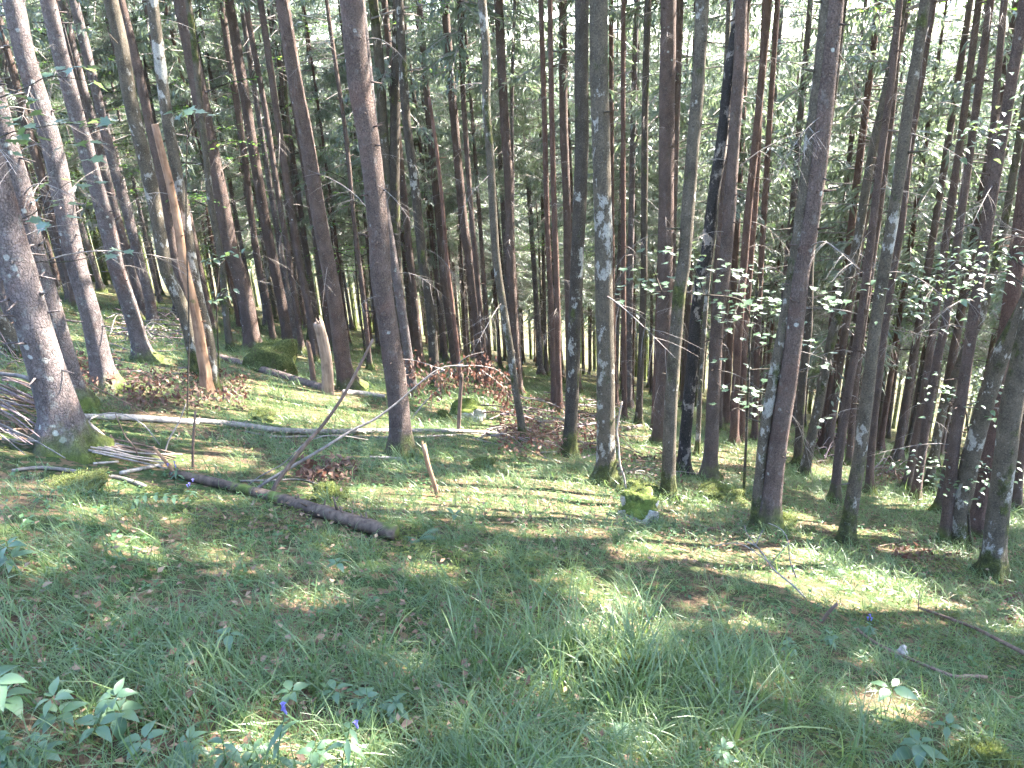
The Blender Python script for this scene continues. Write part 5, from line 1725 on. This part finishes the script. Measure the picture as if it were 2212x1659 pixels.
GT = [tuft('grass_tuft', 15, .13, .30, .003, .0065, .04, .75, M['grass'], 200 + i, 3) for i in range(8)] + [tuft('grass_tuft', 16, .08, .18, .0016, .003, .035, .8, M['grass'], 220 + i, 3) for i in range(4)] + \
     [tuft('grass_tuft', 8, .12, .24, .0015, .003, .03, .9, M['grass_dry'], 230 + i, 3) for i in range(2)]
GT += [tuft('grass_tuft', 15, .13, .28, .004, .008, .06, .8, M['grass'], 250 + i, 2) for i in range(4)] + [tuft('grass_tuft', 12, .14, .30, .007, .013, .10, .85, M['grass'], 254 + i, 2) for i in range(4)]
x, y, rg = sample_ground(23500, 301, 1.0, 36, 1.3)
dens = vnoise(x * .55, y * .55, 21) * .55 + vnoise(x * 1.7, y * 1.7, 22) * .45
k = (dens > .20 + .26 * rg.rand(len(x))) & bare_mask(x, y)
x, y, dens = x[k], y[k], dens[k]
n = len(x)
z = ground_z(x, y)
r = np.hypot(x, y)
idx = np.where(rg.rand(n) < .62, rg.randint(0, 8, n), np.where(rg.rand(n) < .75, rg.randint(8, 12, n), rg.randint(12, 14, n)))
idx = np.where((r > 5.5) & (idx < 12), rg.randint(14, 18, n), idx)
idx = np.where((r > 12) & (idx < 18), rg.randint(18, 22, n), idx)
scl = (.6 + .55 * rg.rand(n)) * (.75 + .6 * (dens - .36)) * np.clip(1 + (r - 10) * .015, 1, 1.3)
rot = np.stack([.25 + rg.randn(n) * .18, -.18 + rg.randn(n) * .18, rg.rand(n) * 6.28], 1)
scatter('grass', 'arching green woodland grass covering the slope', 'grass', np.stack([x, y, z], 1), rot, scl, idx, GT)

# tall bright clump on the hummock
B0 = at(1345, 1480)
q = 110
rg = np.random.RandomState(8)
xx = B0[0] + rg.randn(q) * .34; yy = B0[1] + rg.randn(q) * .22 + .05
TT = [tuft('tall_grass_tuft', 9, .28, .48, .005, .009, .03, .6, M['grass'], 240 + i, 6, 1.1) for i in range(4)]
scatter('tall_grass_clump', 'tall arching bright grass clump on the mossy hummock, foreground', 'grass', np.stack([xx, yy, ground_z(xx, yy) + .05], 1), np.stack([rg.randn(q) * .2, rg.randn(q) * .2, rg.rand(q) * 6.28], 1), .7 + .4 * rg.rand(q), rg.randint(0, 4, q), TT)

c_cov = [sprig('cover_sprig', 7, .020, .05, M['cover'], 260 + i) for i in range(4)] + [sprig('cover_sprig', 5, .036, .08, M['cover'], 270 + i, .6) for i in range(3)]
x, y, rg = sample_ground(8000, 302, 1.0, 26, 1.2)
dn = vnoise(x * .8 + 40, y * .8, 25)
k = dn > .35 * rg.rand(len(x)) + .25
x, y = x[k], y[k]; n = len(x)
scatter('ground_cover', 'low small-leaved herbs between the grass', 'ground cover', np.stack([x, y, ground_z(x, y)], 1), np.stack([rg.randn(n) * .25, rg.randn(n) * .25, rg.rand(n) * 6.28], 1), .5 + .6 * rg.rand(n), rg.randint(0, 7, n), c_cov)

c_moss = [sprig('moss_sprig', 14, .018, .02, M['moss'], 280 + i, .4) for i in range(3)]
x, y, rg = sample_ground(13000, 303, 1.0, 16, 1.3)
dn = vnoise(x * .9 + 10, y * .9 + 50, 26)
k = dn > .55 + .1 * rg.rand(len(x))
x, y = x[k], y[k]; n = len(x)
scatter('moss', 'yellow-green moss on the forest floor', 'moss', np.stack([x, y, ground_z(x, y)], 1), np.stack([rg.randn(n) * .2, rg.randn(n) * .2, rg.rand(n) * 6.28], 1), .8 + 1.2 * rg.rand(n), rg.randint(0, 3, n), c_moss)

c_lit = [litter_leaf('litter_leaf', M['litter'], 290 + i) for i in range(6)]
x, y, rg = sample_ground(11000, 304, 1.0, 24, 1.4)
dn = vnoise(x * .7 + 70, y * .7 + 20, 27)
k = dn > .40 + .25 * rg.rand(len(x))
x, y = x[k], y[k]; n = len(x)
scatter('leaf_litter', 'dry tan and brown leaves strewn over the ground', 'leaf litter', np.stack([x, y, ground_z(x, y)], 1), np.stack([rg.randn(n) * .3, rg.randn(n) * .3, rg.rand(n) * 6.28], 1), .7 + .6 * rg.rand(n), rg.randint(0, 6, n), c_lit)

print('objects', len(bpy.data.objects))

# ------------------------------------------------------------------ sunlit air
def haze():
    x0, x1, y0, y1 = -905.0, 905.0, -95.0, 910.0
    g = np.linspace(-900, 900, 120)
    X, Y = np.meshgrid(g, g[g > -95])
    zlo = float(ground_z(X, Y).min()) - 3.0
    zhi = max(float(ground_z(X, Y).max()) + 2.0, max(o.matrix_world.translation.z for o in COL.objects) + 28.0, 34.0)
    print('haze top', zhi)
    V = [(x, y, z) for z in (zlo, zhi) for x, y in ((x0, y0), (x1, y0), (x1, y1), (x0, y1))]
    mb = MB(); mb.add(V, [(3, 2, 1, 0), (4, 5, 6, 7), (0, 1, 5, 4), (1, 2, 6, 5), (2, 3, 7, 6), (3, 0, 4, 7)])
    mt = bpy.data.materials.new('haze'); mt.use_nodes = True
    nt = mt.node_tree; nt.nodes.clear()
    out = nt.nodes.new('ShaderNodeOutputMaterial')
    pv = nt.nodes.new('ShaderNodeVolumePrincipled')
    pv.inputs['Color'].default_value = (.86, .92, 1.0, 1)
    pv.inputs['Density'].default_value = HAZE
    pv.inputs['Anisotropy'].default_value = .35
    nt.links.new(pv.outputs[0], out.inputs['Volume'])
    ob('haze', mb.mesh('haze', mt, False), kind='stuff')


HAZE = .00025
if HAZE > 0:
    haze()
